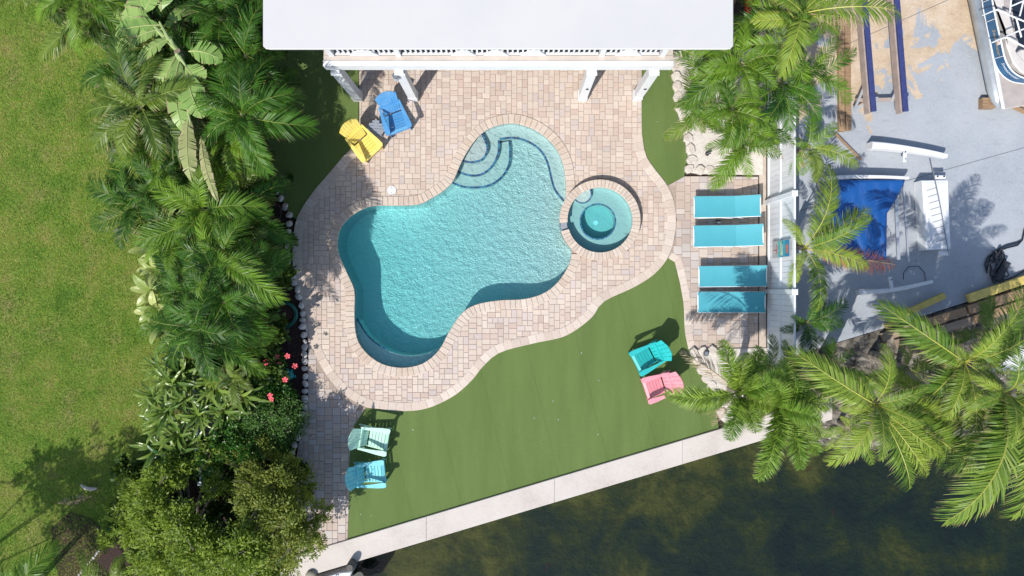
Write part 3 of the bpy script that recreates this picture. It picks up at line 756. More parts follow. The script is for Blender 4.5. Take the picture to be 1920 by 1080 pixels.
# ------------------------------------------------------------ loungers
WALU = pm('white_frame', (.74, .76, .78, 1), None, 4, .35)
t = NT('teal_sling'); p = t.obj()
wv = t.a('TexWave'); wv.inputs['Scale'].default_value = 40; t.c(p, wv.inputs['Vector'])
c = t.mix(t.noise(p, 3, 4), (.055, .32, .39, 1), (.075, .365, .435, 1)); c = t.mix(t.math('MULTIPLY', wv.outputs['Fac'], .12), c, (.02, .25, .36, 1))
t.c(c, t.p.inputs['Base Color']); t.p.inputs['Roughness'].default_value = .65; t.c(t.bump(wv.outputs['Fac'], .2, .002), t.p.inputs['Normal']); SLING = t.m
def lounger(loc, rz_, lift, label, L=1.9, w=.60):
    o = empty('sun_lounger', loc, rz_, label, 'sun lounger', 'turquoise sling loungers in a row by the fence')
    z = .34; k = L * .64
    def sag(x, y, z0): return z0 - .018 * (1 - (2 * y / w) ** 2)
    def cloth(x0, x1, zz0, zz1, name):
        mb = MB(); nx, ny = 10, 8; P = []
        for i in range(nx + 1):
            for j in range(ny + 1):
                x = x0 + (x1 - x0) * i / nx; y = -w / 2 - .006 + (w + .012) * j / ny
                P.append((x, y, sag(x, y, zz0 + (zz1 - zz0) * i / nx) + .012))
        fs = [(i * (ny + 1) + j, (i + 1) * (ny + 1) + j, (i + 1) * (ny + 1) + j + 1, i * (ny + 1) + j + 1) for i in range(nx) for j in range(ny)]
        N = len(P); P += [(a, b, c_ - .004) for a, b, c_ in P]; fs += [tuple(i + N for i in reversed(f)) for f in fs]
        mb.add(P, fs).build(name, SLING, o, True)
    cloth(-.005, k + .002, z, z, 'seat_sling'); cloth(k - .002, L + .005, z + .01, z + lift, 'back_sling')
    for s in (-1, 1):
        y = s * w / 2
        MB().tube([(0, y, z - .012), (k + .02, y, z - .012)], .019, 8).build('side_rail', WALU, o)
        MB().tube([(k, y, z - .01), (L, y, z + lift - .012)], .018, 8).build('back_rail', WALU, o)
        MB().tube([(.06, y, z - .02), (.16, y * 1.02, 0)], .017, 8).build('leg', WALU, o)
        MB().tube([(.16, y * 1.0, .012), (.75, y * 1.0, z - .15), (1.2, y * 1.04, .012)], .012, 6).build('brace', WALU, o)
        MB().tube([(k + .1, y * 1.04, z - .02), (L - .3, y * 1.04, 0)], .017, 8).build('leg', WALU, o)
        if lift > .12: MB().tube([(k + .35, y * .9, z + lift * .45), (k + .22, y * .95, z - .1)], .010, 6).build('prop', WALU, o)
    MB().tube([(0, -w / 2, z - .012), (0, w / 2, z - .012)], .018, 8).build('foot_bar', WALU, o)
    MB().tube([(L, -w / 2, z + lift - .014), (L, w / 2, z + lift - .014)], .018, 8).build('head_bar', WALU, o)
    MB().tube([(k, -w / 2, z - .06), (k, w / 2, z - .06)], .014, 8).build('cross_bar', WALU, o)
    return o
for (u, v0, v1, L, lift, ang, lab) in ((1302, 368, 408, 1.79, .25, .5, 'turquoise sling lounger nearest the palms, its back slightly raised'),
                            (1301, 423, 463, 1.87, .27, .8, 'turquoise sling lounger second from the palms, beside a tiny white lamp'),
                            (1311, 499, 538, 1.88, .10, .6, 'turquoise sling lounger flat with a frond shadow across its middle'),
                            (1309, 547, 586, 1.88, .06, .0, 'turquoise sling lounger lowest of the four, half covered by frond shadow')):
    a, b = W(u, v0, .34), W(u, v1, .34); m = (a + b) / 2
    lounger((m.x, m.y, 0), R(ang), lift, lab, L, (a - b).length - .02)
g = empty('garden_lamp', W(1346, 418), 0, 'tiny white topped lamp on a dark base between the two upper loungers', 'garden light')
MB().box((0, .02, .03), (.13, .11, .06), ch=.01).build('base', BLACK, g); MB().ellip((0, 0, .09), (.075, .035, .03)).build('head', WHITE, g, True)

# ------------------------------------------------------------ adirondack chairs (front = +X)
def chair(loc, rz_, label, c1, c2, nback=7, sc=1.0, round_top=True):
    M_ = pm('chair_paint_' + label.split()[0], c1, c2, 5, .5, bump=.15, bscale=40)
    o = empty('adirondack_chair', loc, rz_, label, 'garden chair', 'adirondack chairs around the pool'); o.scale = (sc,) * 3
    ns_ = 6
    for i in range(ns_):
        x = .31 - i * .094; z = .385 - i * .022 - (.012 if i else .02)
        MB().box((x, 0, z), (.086, .53, .02), Matrix.Rotation(R(-13 if i else 22), 3, 'Y'), .005).build('seat_slat', M_, o)
    base = Vector((-.235, 0, .27)); d = Vector((-.40, 0, .74)).normalized()
    for i in range(nback):
        f = (i - (nback - 1) / 2) / ((nback - 1) / 2)
        yb, yt = f * .19, f * .265; wb, wt = .38 / (nback - 1), .53 / (nback - 1) * .93
        Lf = (lambda y: .82 - 1.5 * y * y) if round_top else (lambda y: .80 - max(0, abs(y) - .12) * .75)
        nrm = Vector((d.z, 0, -d.x)); P = []
        tops = [(q, Lf(yt + wt * q)) for q in (-.5, 0, .5)]
        prof = [(yb - wb / 2 * .9, 0), (yb + wb / 2 * .9, 0)] + [(yt + wt * q, l) for q, l in reversed(tops)]
        for off in (0, -.018):
            P += [base + d * l + nrm * off + Vector((0, y, 0)) for y, l in prof]
        n_ = 5; MB().add(P, [tuple(range(n_)), tuple(reversed(range(n_, 2 * n_)))] + [(k, k + n_, (k + 1) % n_ + n_, (k + 1) % n_) for k in range(n_)]).build('back_slat', M_, o)
    for s in (-1, 1):
        pl_ = [(-.44, .29), (-.36, .265), (.10, .255), (.30, .235), (.40, .26), (.41, .36), (.36, .395), (.15, .385), (-.15, .345), (-.42, .32)]
        MB().prism([(x, s * y) for x, y in pl_], .565, .59, .006).build('armrest', M_, o)
        MB().box((.31, s * .30, .285), (.09, .025, .57), ch=.004).build('front_leg', M_, o)
        MB().bar((.34, s * .268, .33), (-.56, s * .268, .05), .025, .11, .004).build('rear_leg', M_, o)
        MB().box((-.36, s * .30, .42), (.05, .02, .28), Matrix.Rotation(R(-28), 3, 'Y')).build('arm_support', M_, o)
    MB().box((-.375, 0, .555), (.03, .60, .06), Matrix.Rotation(R(-28), 3, 'Y')).build('back_rail', M_, o)
    MB().box((-.52, 0, .78), (.02, .50, .05), Matrix.Rotation(R(-28), 3, 'Y')).build('upper_back_rail', M_, o)
    MB().box((.345, 0, .30), (.02, .53, .12), ch=.004).build('front_apron', M_, o)
    return o
def chair_at(u, v, dx, dy, *a, **k):
    d = Vector((dx, dy)).normalized(); f = W(u, v, .37); s = k.get('sc', 1)
    return chair((f.x - d.x * .35 * s, f.y - d.y * .35 * s, 0), math.atan2(d.y, d.x), *a, **k)
chair_at(749.5, 245.5, .35, -.94, 'blue adirondack chair beside the house column, fan back', (.06, .25, .52, 1), (.09, .30, .58, 1), nback=7)
chair_at(700, 288.5, .66, -.74, 'yellow adirondack chair on the paving next to the turf', (.86, .68, .17, 1), (.80, .62, .14, 1), nback=7)
chair_at(1191, 681, -.89, -.457, 'teal adirondack chair on the turf above the pink one', (.015, .36, .36, 1), (.02, .42, .42, 1), nback=5, round_top=False, sc=.98)
chair_at(1210, 731.5, -.95, -.31, 'pink adirondack chair on the turf partly under a palm frond', (.66, .24, .29, 1), (.72, .30, .34, 1), nback=5, sc=.98)
chair_at(727, 827, .987, -.165, 'mint green adirondack chair at the turf corner above the aqua one', (.42, .68, .54, 1), (.46, .72, .58, 1), nback=7)
chair_at(721, 885, .996, .093, 'aqua adirondack chair at the turf corner nearest the seawall', (.12, .50, .56, 1), (.22, .58, .62, 1), nback=5, round_top=False)
# round slatted side table
sg = pm('grey_blue_table_paint', (.26, .29, .34, 1), (.22, .25, .30, 1), 5, .6)
tb = empty('side_table', W(704, 241, .45).xy.to_3d(), R(-3), 'small round grey slatted table between the yellow and blue chairs', 'side table')
for i in range(6):
    y = -.20 + .08 * i; hw = math.sqrt(max(.01, .245 ** 2 - max(abs(y - .035), abs(y + .035)) ** 2)) if abs(y) < .24 else .1
    hw = max(hw, .1); MB().box((0, y, .44), (2 * hw, .072, .022), ch=.006).build('table_slat', sg, tb)
for a in range(4):
    x, y = .15 * math.cos(R(45 + 90 * a)), .15 * math.sin(R(45 + 90 * a)); MB().box((x, y, .21), (.04, .04, .42)).build('leg', sg, tb)
MB().box((0, 0, .415), (.34, .05, .03)).build('apron', sg, tb)

# ------------------------------------------------------------ foliage builders
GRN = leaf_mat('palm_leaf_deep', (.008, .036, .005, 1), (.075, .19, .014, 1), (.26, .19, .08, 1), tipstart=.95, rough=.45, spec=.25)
GRN2 = leaf_mat('palm_leaf_bright', (.020, .075, .007, 1), (.18, .31, .022, 1), (.34, .25, .10, 1), tipstart=.92, rough=.43, spec=.28)
COCO = leaf_mat('coconut_leaf', (.04, .12, .012, 1), (.30, .38, .05, 1), (.40, .30, .15, 1), tipstart=.80, rough=.48, spec=.3)
FOX = leaf_mat('foxtail_leaf', (.06, .15, .014, 1), (.30, .42, .06, 1), (.30, .24, .10, 1), tipstart=.90, rough=.4)
DEAD = leaf_mat('dry_frond', (.20, .13, .07, 1), (.42, .34, .24, 1), None, rough=.8, trans=.1)
REDD = leaf_mat('rust_red_frond', (.25, .05, .03, 1), (.48, .17, .08, 1), (.5, .33, .22, 1), rough=.6, trans=.2, tipstart=.6)
OLIV = leaf_mat('olive_frond', (.025, .07, .010, 1), (.17, .24, .024, 1), (.36, .28, .13, 1), tipstart=.75)
RACH = pm('frond_stalk', (.22, .27, .05, 1), (.14, .20, .035, 1), 6, .45)
RACHY = pm('yellow_frond_stalk', (.42, .40, .08, 1), (.32, .34, .06, 1), 6, .45)
RACHD = pm('dry_stalk', (.34, .24, .13, 1), (.25, .17, .09, 1), 6, .8)
def frond_mesh(name, seed, L=2.0, lw=.55, n=46, a0=35, droop=80, bend=0, vang=22, lw_w=.034, fox=False, sparse=0.0, pet=.12, ldroop=.35, mats=(GRN, RACH), gapv=0.0):
    """rachis along +X rising at a0 then drooping; leaflets both sides (foxtail: all round)"""
    rg = random.Random(seed); mb = MB(); N = 22; pts = []; tans = []; p = Vector((0, 0, 0)); ds = L / N
    for i in range(N + 1):
        s = i / N; th = R(a0 - droop * s ** 1.25); ph = R(bend * s)
        tg = Vector((math.cos(th) * math.cos(ph), math.cos(th) * math.sin(ph), math.sin(th)))
        pts.append(p.copy()); tans.append(tg); p = p + tg * ds
    mb.cur = 1; mb.tube(pts, [.019 * (1 - .85 * i / N) * (L / 2) ** .5 for i in range(N + 1)], 4, caps=False); mb.cur = 0
    def at(s):
        f = s * N; i = min(N - 1, int(f)); k = f - i; return pts[i].lerp(pts[i + 1], k), tans[i].lerp(tans[min(N, i + 1)], k).normalized()
    passes = 2 if fox else 1
    for ps in range(passes):
        for sd_ in (-1, 1):
            for j in range(n):
                if rg.random() < sparse or (gapv and math.sin(j * 1.7 + seed * 3 + sd_) * math.sin(j * .31 + seed) > gapv): continue
                s = pet + (1 - pet) * (j + rg.uniform(-.25, .25) + .5) / n; s = min(.995, max(pet, s))
                q, T = at(s); x = (s - pet) / (1 - pet)
                l = lw * (math.sin(math.pi * (.13 + .83 * x)) ** .65) * rg.uniform(.88, 1.08)
                side = Vector((0, 0, 1)).cross(T)
                if side.length < .05: side = Vector((0, 1, 0))
                side.normalize(); up = T.cross(side) * 1.0
                if up.z < 0 and not fox: pass
                if fox:
                    an = R(rg.uniform(-75, 75)) if ps else R(rg.uniform(-20, 70)); fw = R(rg.uniform(48, 68))
                    lat = side * sd_ * math.cos(an) + up * math.sin(an)
                else:
                    fw = R(62 - 34 * x + rg.uniform(-5, 5)); an = R(vang + rg.uniform(-7, 7)); lat = side * sd_ * math.cos(an) + up * math.sin(an)
                d = (T * math.cos(fw) + lat * math.sin(fw)).normalized()
                wd = (T - d * T.dot(d)); wd.normalize(); nr = d.cross(wd)
                wd = (wd * math.cos(R(30)) + nr * math.sin(R(rg.uniform(-30, 30)))).normalized() * lw_w * (.6 + .4 * math.sin(math.pi * min(1, x + .15))) * rg.uniform(.8, 1.15) / 2
                g1 = Vector((0, 0, -1)) * l * ldroop * .22; g2 = Vector((0, 0, -1)) * l * ldroop * rg.uniform(.7, 1.2)
                b = q; m = q + d * l * .5 + g1; tp = q + d * l + g2
                mb.add([b - wd * .5, b + wd * .5, m + wd, m - wd, tp], [(0, 1, 2, 3), (3, 2, 4)], [0, 0, .5, .5, 1])
    me = mb.mesh(name, list(mats)); ext = math.hypot(p.x, p.y); me['ext'] = ext; me['az'] = math.atan2(p.y, p.x); return me
def fam(prefix, mats, **k):
    base = dict(k); out = {}
    for key, a0, dr, sd_ in (('up', 68, 70, 1), ('mid', 42, 82, 2), ('low', 18, 70, 3), ('mid2', 48, 95, 4), ('low2', 8, 50, 5)):
        for bi, bend in enumerate((-24, 20)):
            out[key + str(bi)] = frond_mesh(prefix, sd_ * 10 + bi, a0=a0, droop=dr, bend=bend * (1 if key != 'up' else .5), mats=mats, **base)
    return out
ARECA = fam('frond', (GRN, RACH), L=1.8, lw=.56, n=46, vang=20, lw_w=.040, gapv=.72)
ARECB = fam('frond', (GRN2, RACH), L=1.8, lw=.54, n=46, vang=24, lw_w=.036, gapv=.72)
COCOF = fam('frond', (COCO, RACHY), L=3.0, lw=.68, n=78, vang=13, lw_w=.044, ldroop=.5, gapv=.7)
FOXF = fam('frond', (FOX, RACH), L=2.3, lw=.42, n=95, fox=True, lw_w=.032, ldroop=.1)
DEADF = fam('frond', (DEAD, RACHD), L=1.9, lw=.42, n=40, vang=-25, lw_w=.024, ldroop=.9, sparse=.15)
REDF = fam('frond', (REDD, RACHD), L=2.0, lw=.34, n=50, vang=-8, lw_w=.022, ldroop=.4)
OLIF = fam('frond', (OLIV, RACH), L=1.9, lw=.52, n=50, vang=15, lw_w=.044, ldroop=.5)
TRUNK = pm('palm_trunk', (.30, .26, .21, 1), (.17, .14, .11, 1), 2, .9, bump=.9, bscale=6, bdist=.02, stretch=(1, 1, 9))
TRUNKG = pm('green_crownshaft', (.16, .22, .06, 1), (.10, .15, .04, 1), 3, .5)
def trunk(parent, top, r0=.09, r1=.06, mat=TRUNK):
    mb = MB(); n = 26; P = []; rr_ = []
    for i in range(n + 1):
        f = i / n; P.append((top[0] * f ** 1.5, top[1] * f ** 1.5, top[2] * f)); rr_.append((r0 + (r1 - r0) * f) * (1.06 if i % 2 else .96))
    mb.tube(P, rr_, 9); return mb.build('trunk', mat, parent, False)
def palm(label, u, v, z, family, n=11, size=1.0, spec=(), lean=(0, 0), name='palm_tree', seed=0, group=None, dead=0, cat='palm tree', tr=(.09, .055), r_in=.55, only=False, tilt=6):
    rg = random.Random(int(u * 7 + v * 13 + seed)); c = W(u, v, z)
    if lean == (0, 0): q0 = W(u, v, 0); lean = ((q0.x - c.x) * .75, (q0.y - c.y) * .75)
    base = Vector((c.x + lean[0], c.y + lean[1], 0))
    o = empty(name, (base.x, base.y, -.05), 0, label, cat, group)
    topv = Vector((c.x - base.x, c.y - base.y, z + .05)); trunk(o, topv, *tr)
    keys = {'up': ['up0', 'up1'], 'mid': ['mid0', 'mid1', 'mid20', 'mid21'], 'low': ['low0', 'low1', 'low20', 'low21']}
    for (tu, tv, kk, fm) in spec:
        fm = fm or family; kk = kk if kk[-1].isdigit() else rg.choice(keys[kk]); me = fm[kk]
        ztip = z * (.95 if kk.startswith(('up', 'mid')) else .86); tp = W(tu, tv, ztip); dx, dy = tp.x - c.x, tp.y - c.y
        s = math.hypot(dx, dy) / me['ext']
        place('frond', me, o, topv, (R(rg.uniform(-8, 8)), 0, math.atan2(dy, dx) - me['az']), (s, max(s, .95), max(s, .8)) if fm is FOXF else s)
    a = rg.uniform(0, 6.28); tx, ty = R(rg.uniform(-tilt, tilt)), R(rg.uniform(-tilt, tilt)); TM = Euler((tx, ty, 0)).to_matrix()
    for i in range(0 if only else n):
        f = i / max(1, n - 1); a += 2.399963
        k = rg.choice(keys['up'] if f < .22 else keys['mid'] if f < .66 else keys['low'])
        fm = DEADF if (dead and i >= 3 and (i * 7 + int(u)) % n < dead) else family
        place('frond', fm[k], o, topv + Vector((0, 0, -.12 * f)), tuple((TM @ Euler((R(rg.uniform(-22, 22)), R(rg.uniform(-12, 12)), a + rg.uniform(-.5, .5))).to_matrix()).to_euler()), size * rg.uniform(.65, 1.2) * (r_in + (1 - r_in) * min(1, f * 1.8)))
    return o

# hedge palms on the left
hedge = [
 (150, -10, 3.6, ARECB, 10, .95, 0, 'feathery palm at the top corner leaning over the lawn'),
 (75, -30, 3.0, OLIF, 8, .8, 0, 'sparse olive palm at the very top edge above the lawn'),
 (165, 40, 2.8, OLIF, 8, .85, 1, 'olive palm with a brown edged frond arching over the upper lawn'),
 (235, 130, 3.0, ARECA, 10, .9, 1, 'dark palm under the split banana leaves'),
 (262, 200, 3.8, OLIF, 12, 1.05, 1, 'yellow green palm with long fronds sweeping over the upper lawn'),
 (330, -15, 3.2, ARECA, 11, .95, 1, 'dark palm behind the large banana leaf at the top edge'),
 (415, 35, 3.4, ARECA, 11, .95, 0, 'dark palm in the upper hedge midway between banana stem and roof'),
 (478, 15, 3.2, ARECA, 10, .85, 0, 'dark palm tucked against the roof edge at the top'),
 (462, 105, 3.6, ARECA, 12, .95, 0, 'glossy palm just below the roof corner'),
 (400, 150, 3.1, ARECA, 10, .9, 1, 'shaded palm right of the drooping banana leaf'),
 (455, 215, 4.0, ARECA, 12, .95, 0, 'dark glossy palm whose fronds hang over the shaded turf'),
 (300, 280, 3.0, ARECB, 11, .9, 1, 'bright palm left of the withered banana leaf'),
 (250, 255, 2.8, OLIF, 8, .8, 2, 'small palm with greyed fronds at the lawn edge, upper middle'),
 (365, 300, 2.6, ARECA, 9, .85, 0, 'low palm beneath the withered banana leaf'),
 (450, 310, 2.4, ARECA, 11, .8, 0, 'palm above the first white rocks of the border'),
 (255, 385, 2.8, ARECA, 10, .85, 1, 'palm arching out over the lawn beside its yellow stalk'),
 (382, 395, 3.3, ARECB, 12, 1.0, 0, 'bright crowned palm in the middle of the hedge'),
 (455, 400, 2.8, ARECA, 11, .85, 1, 'dark palm with a dry frond near the bend of the rock border'),
 (487, 440, 1.9, ARECB, 8, .55, 0, 'compact palm leaning against the rock border'),
 (330, 450, 3.2, ARECB, 11, .9, 1, 'palm with yellowing lower frond above the pale croton leaves'),
 (418, 480, 3.5, ARECB, 12, 1.0, 0, 'tall lit palm in the middle of the hedge, right of centre'),
 (462, 520, 3.1, ARECA, 12, .88, 0, 'glossy palm reaching out towards the coiled hose'),
 (420, 565, 3.4, ARECA, 12, .95, 0, 'star shaped palm crown left of the coiled hose'),
 (350, 545, 3.2, ARECA, 10, .85, 1, 'shaded palm behind the croton plants'),
 (370, 615, 3.5, ARECA, 11, .85, 0, 'lowest dark palm of the hedge above the white garden fence'),
 (465, 605, 2.3, ARECB, 8, .5, 1, 'small yellow green palm beside the mulch ring'),
 (425, 640, 2.6, ARECB, 9, .7, 0, 'small bright palm above the hibiscus'),
 (492, 345, 1.7, ARECA, 8, .42, 0, 'small palm beside the white rocks under the turf corner'),
 (205, 55, 2.6, ARECB, 9, .75, 0, 'bright small palm between the corner palm and the banana leaves'),
 (300, 185, 3.1, ARECB, 10, .8, 0, 'bright palm left of the hanging banana leaf'),
 (430, 260, 3.2, ARECB, 10, .8, 0, 'yellow green palm right of the withered leaf'),
 (400, 80, 3.0, OLIF, 9, .8, 1, 'olive palm right of the banana stem'),
 (300, 350, 2.8, ARECA, 9, .8, 0, 'palm beside the croton under the long yellow stalk'),
 (430, 350, 2.7, OLIF, 9, .7, 1, 'olive palm with a brown frond below the withered leaf tip'),
 (385, 520, 3.0, ARECB, 10, .75, 0, 'bright palm wedged between the two tall crowns'),
 (455, 450, 2.9, OLIF, 9, .7, 0, 'olive palm right of the tallest crown'),
 (310, 600, 2.2, ARECB, 9, .6, 0, 'bright low palm behind the cream croton'),
 (484, 500, 2.2, ARECB, 9, .45, 0, 'bright low palm just above the coiled hose'),
 (520, 160, 2.0, ARECA, 8, .55, 0, 'small palm in the shade right below the roof corner'),
 (440, 710, 2.0, OLIF, 7, .55, 0, 'small pale palm with a hanging yellow frond among the ginger plants'),
]
for (u, v, z, fm, n, s, dd, lab) in hedge:
    palm(lab, u, v, z, fm, n + 5, s * .88, group='palms of the dense hedge', dead=dd, seed=1, tilt=16)
# palms at the upper right
for (u, v, z, fm, n, s, dd, lab) in [
 (1392, 120, 4.0, ARECB, 12, .95, 1, 'palm with a brownish heart beside the right roof corner'),
 (1318, 138, 2.9, ARECB, 10, .80, 0, 'light green palm overhanging the small turf patch'),
 (1372, 205, 3.6, ARECB, 11, .85, 0, 'palm over the white limestone with outspread thin leaflets'),
 (1310, 205, 2.4, OLIF, 5, .7, 0, 'thin sparse palm above the white limestone'),
 (1395, 270, 3.2, ARECB, 14, .78, 0, 'bushy bright palm directly above the first lounger'),
 (1472, 30, 3.8, ARECB, 11, .95, 0, 'palm at the top edge near the red kayak'),
 (1480, 78, 4.2, ARECB, 11, .9, 0, 'palm with radiating lit leaflets at the top near the yard'),
 (1465, 155, 3.6, ARECA, 12, .85, 1, 'darker palm where the white fence disappears at the top'),
 (1432, 232, 2.9, ARECB, 9, .75, 1, 'palm leaning over the top of the white fence'),
 (1525, 140, 3.4, ARECB, 9, .72, 0, 'palm reaching from the fence over the timber in the yard')]:
    palm(lab, u, v, z, fm, n + 3, s * .84, group='palms at the upper right', tilt=14, dead=dd, seed=2)
palm('coconut palm whose long frond crosses the blue bunk rails', 1505, 25, 4.5, COCOF, 5, .6, spec=[(1672, 45, 'mid', None), (1610, -20, 'mid', None), (1560, 80, 'low', None), (1612, 52, 'low', DEADF), (1430, 10, 'mid', None)], seed=3)
# palms behind the fence
palm('coconut palm outside the fence with its crown near the painted board', 1507, 465, 1.95, COCOF, 0, spec=[(1537, 310, 'mid1', None), (1626, 392, 'mid', None), (1590, 408, 'up', None), (1622, 505, 'mid', None), (1462, 412, 'mid', None), (1480, 500, 'up', None), (1518, 585, 'mid0', None), (1700, 492, 'low', REDF), (1480, 545, 'low', None)], lean=(.3, .2), tr=(.12, .08), seed=4)
palm('green palm outside the fence below the long timber', 1516, 275, 2.0, ARECB, 4, .6, spec=[(1602, 318, 'mid0', COCOF), (1508, 208, 'mid', None), (1560, 232, 'mid', None), (1485, 262, 'mid', None), (1500, 330, 'low', None), (1520, 345, 'mid', OLIF), (1552, 290, 'mid', None)], seed=5)
palm('dark palm outside the fence at its lower end', 1514, 605, 1.9, ARECA, 5, .6, spec=[(1580, 562, 'mid', None), (1575, 600, 'mid', None), (1555, 622, 'low', None), (1520, 660, 'mid', None), (1530, 550, 'mid', None)], seed=6)
# foxtail palms
palm('foxtail palm with bushy plumes over the end of the turf', 1385, 735, 3.0, FOXF, 0, spec=[(1245, 742, 'low20', None), (1335, 640, 'mid', None), (1375, 660, 'mid', None), (1425, 652, 'mid', None), (1345, 815, 'mid', None), (1395, 808, 'mid', None), (1440, 690, 'up', None), (1272, 662, 'low', DEADF), (1335, 800, 'low', DEADF), (1545, 778, 'low', None), (1470, 720, 'mid', None), (1300, 770, 'low', OLIF), (1365, 700, 'up', None), (1355, 770, 'mid', None), (1440, 770, 'mid', None), (1405, 650, 'mid', None)], tr=(.12, .08), seed=7)
palm('foxtail palm whose plumes hang over the canal', 1450, 760, 3.2, FOXF, 0, spec=[(1412, 895, 'mid', None), (1497, 872, 'mid', None), (1550, 745, 'mid', None), (1500, 700, 'mid', None), (1530, 800, 'mid', None), (1450, 665, 'mid', None), (1405, 700, 'up', None), (1380, 770, 'low', None), (1520, 850, 'mid', None), (1440, 840, 'mid', None), (1500, 760, 'up', None), (1480, 690, 'mid', None)], tr=(.12, .08), seed=8)
# coconut palms by the shore
palm('coconut palm with ringed trunk rising over the shore, left one', 1640, 757, 4.6, COCOF, 0, spec=[(1462, 650, 'mid0', None), (1640, 640, 'mid1', None), (1535, 862, 'mid', None), (1685, 912, 'mid', None), (1752, 848, 'mid1', None), (1735, 780, 'mid', None), (1605, 845, 'up', None), (1700, 720, 'up', None), (1820, 895, 'low0', None), (1575, 790, 'low', None), (1560, 700, 'low', DEADF), (1800, 800, 'low', None), (1720, 885, 'mid', None), (1590, 690, 'mid', None), (1650, 830, 'mid', None), (1560, 760, 'mid', None), (1690, 790, 'up', None)], lean=(.72, .27), tr=(.19, .12), seed=9)
palm('coconut palm rising over the rubble bank in the middle', 1808, 678, 4.4, COCOF, 0, spec=[(1622, 565, 'mid0', None), (1895, 535, 'mid1', None), (1695, 735, 'low', None), (1745, 790, 'mid', None), (1840, 590, 'up', None), (1870, 780, 'mid', None), (1900, 650, 'low', None), (1760, 640, 'up', OLIF), (1660, 800, 'low', None), (1800, 820, 'mid', None), (1700, 640, 'mid', None), (1760, 760, 'mid', None), (1880, 700, 'mid', None), (1920, 600, 'mid', None)], lean=(1.2, .0), tr=(.19, .12), seed=10)
palm('coconut palm rising between the two nearest the foxtails and the right edge', 1745, 742, 3.6, COCOF, 9, .62, lean=(.5, .6), tr=(.15, .1), seed=21)
palm('coconut palm at the right edge with long fronds over the water', 1885, 735, 5.0, COCOF, 0, spec=[(1738, 968, 'mid0', None), (1905, 960, 'mid', None), (1960, 900, 'mid', None), (1980, 700, 'mid', None), (1945, 640, 'mid', None), (1790, 760, 'mid', None), (1760, 880, 'low', None), (1850, 905, 'low', OLIF), (1835, 640, 'up', None), (2000, 800, 'low', None), (1890, 850, 'mid', None), (1825, 820, 'up', None), (1800, 930, 'mid', None), (1860, 960, 'mid', None), (1800, 700, 'mid', None), (1820, 850, 'mid', OLIF), (1930, 820, 'up', None)], lean=(1.6, .3), tr=(.19, .12), seed=11)
for (u, v, z, fm, n, s_, lab) in [(1505, 715, 2.2, FOXF, 9, .6, 'low foxtail palm behind the white fence end'), (1590, 800, 1.8, COCOF, 9, .42, 'young palm on the bank at the end of the seawall'), (1700, 690, 2.0, COCOF, 9, .45, 'young palm on the bank below the bulkhead boards'), (1775, 825, 1.6, COCOF, 9, .42, 'young palm at the water under the middle coconut palms'), (1560, 690, 2.0, ARECB, 9, .6, 'bright feathery palm beside the ringed trunk'), (1862, 800, 2.4, COCOF, 9, .55, 'young coconut palm under the right edge crown'), (1445, 690, 1.8, ARECB, 8, .55, 'small feathery palm at the lower limestone bed'), (1855, 620, 1.9, OLIF, 8, .7, 'olive palm near the white boat bow')]:
    palm(lab, u, v, z, fm, n, s_, group='low palms filling the bank', seed=31, tilt=14)
# bottom left corner
palm('palm at the lower left corner sending fronds into the lawn', 35, 1115, 3.0, ARECB, 5, .8, spec=[(125, 1010, 'mid', None), (0, 1015, 'mid', ARECA), (60, 1040, 'up', None), (95, 1075, 'low', OLIF)], seed=12)
palm('fan leaved small palm at the bottom edge beside the dark bed', 215, 1095, 1.4, OLIF, 5, .4, spec=[(225, 1040, 'mid', None), (165, 1045, 'mid', None), (130, 1040, 'low', None), (250, 1062, 'mid', None)], seed=13)

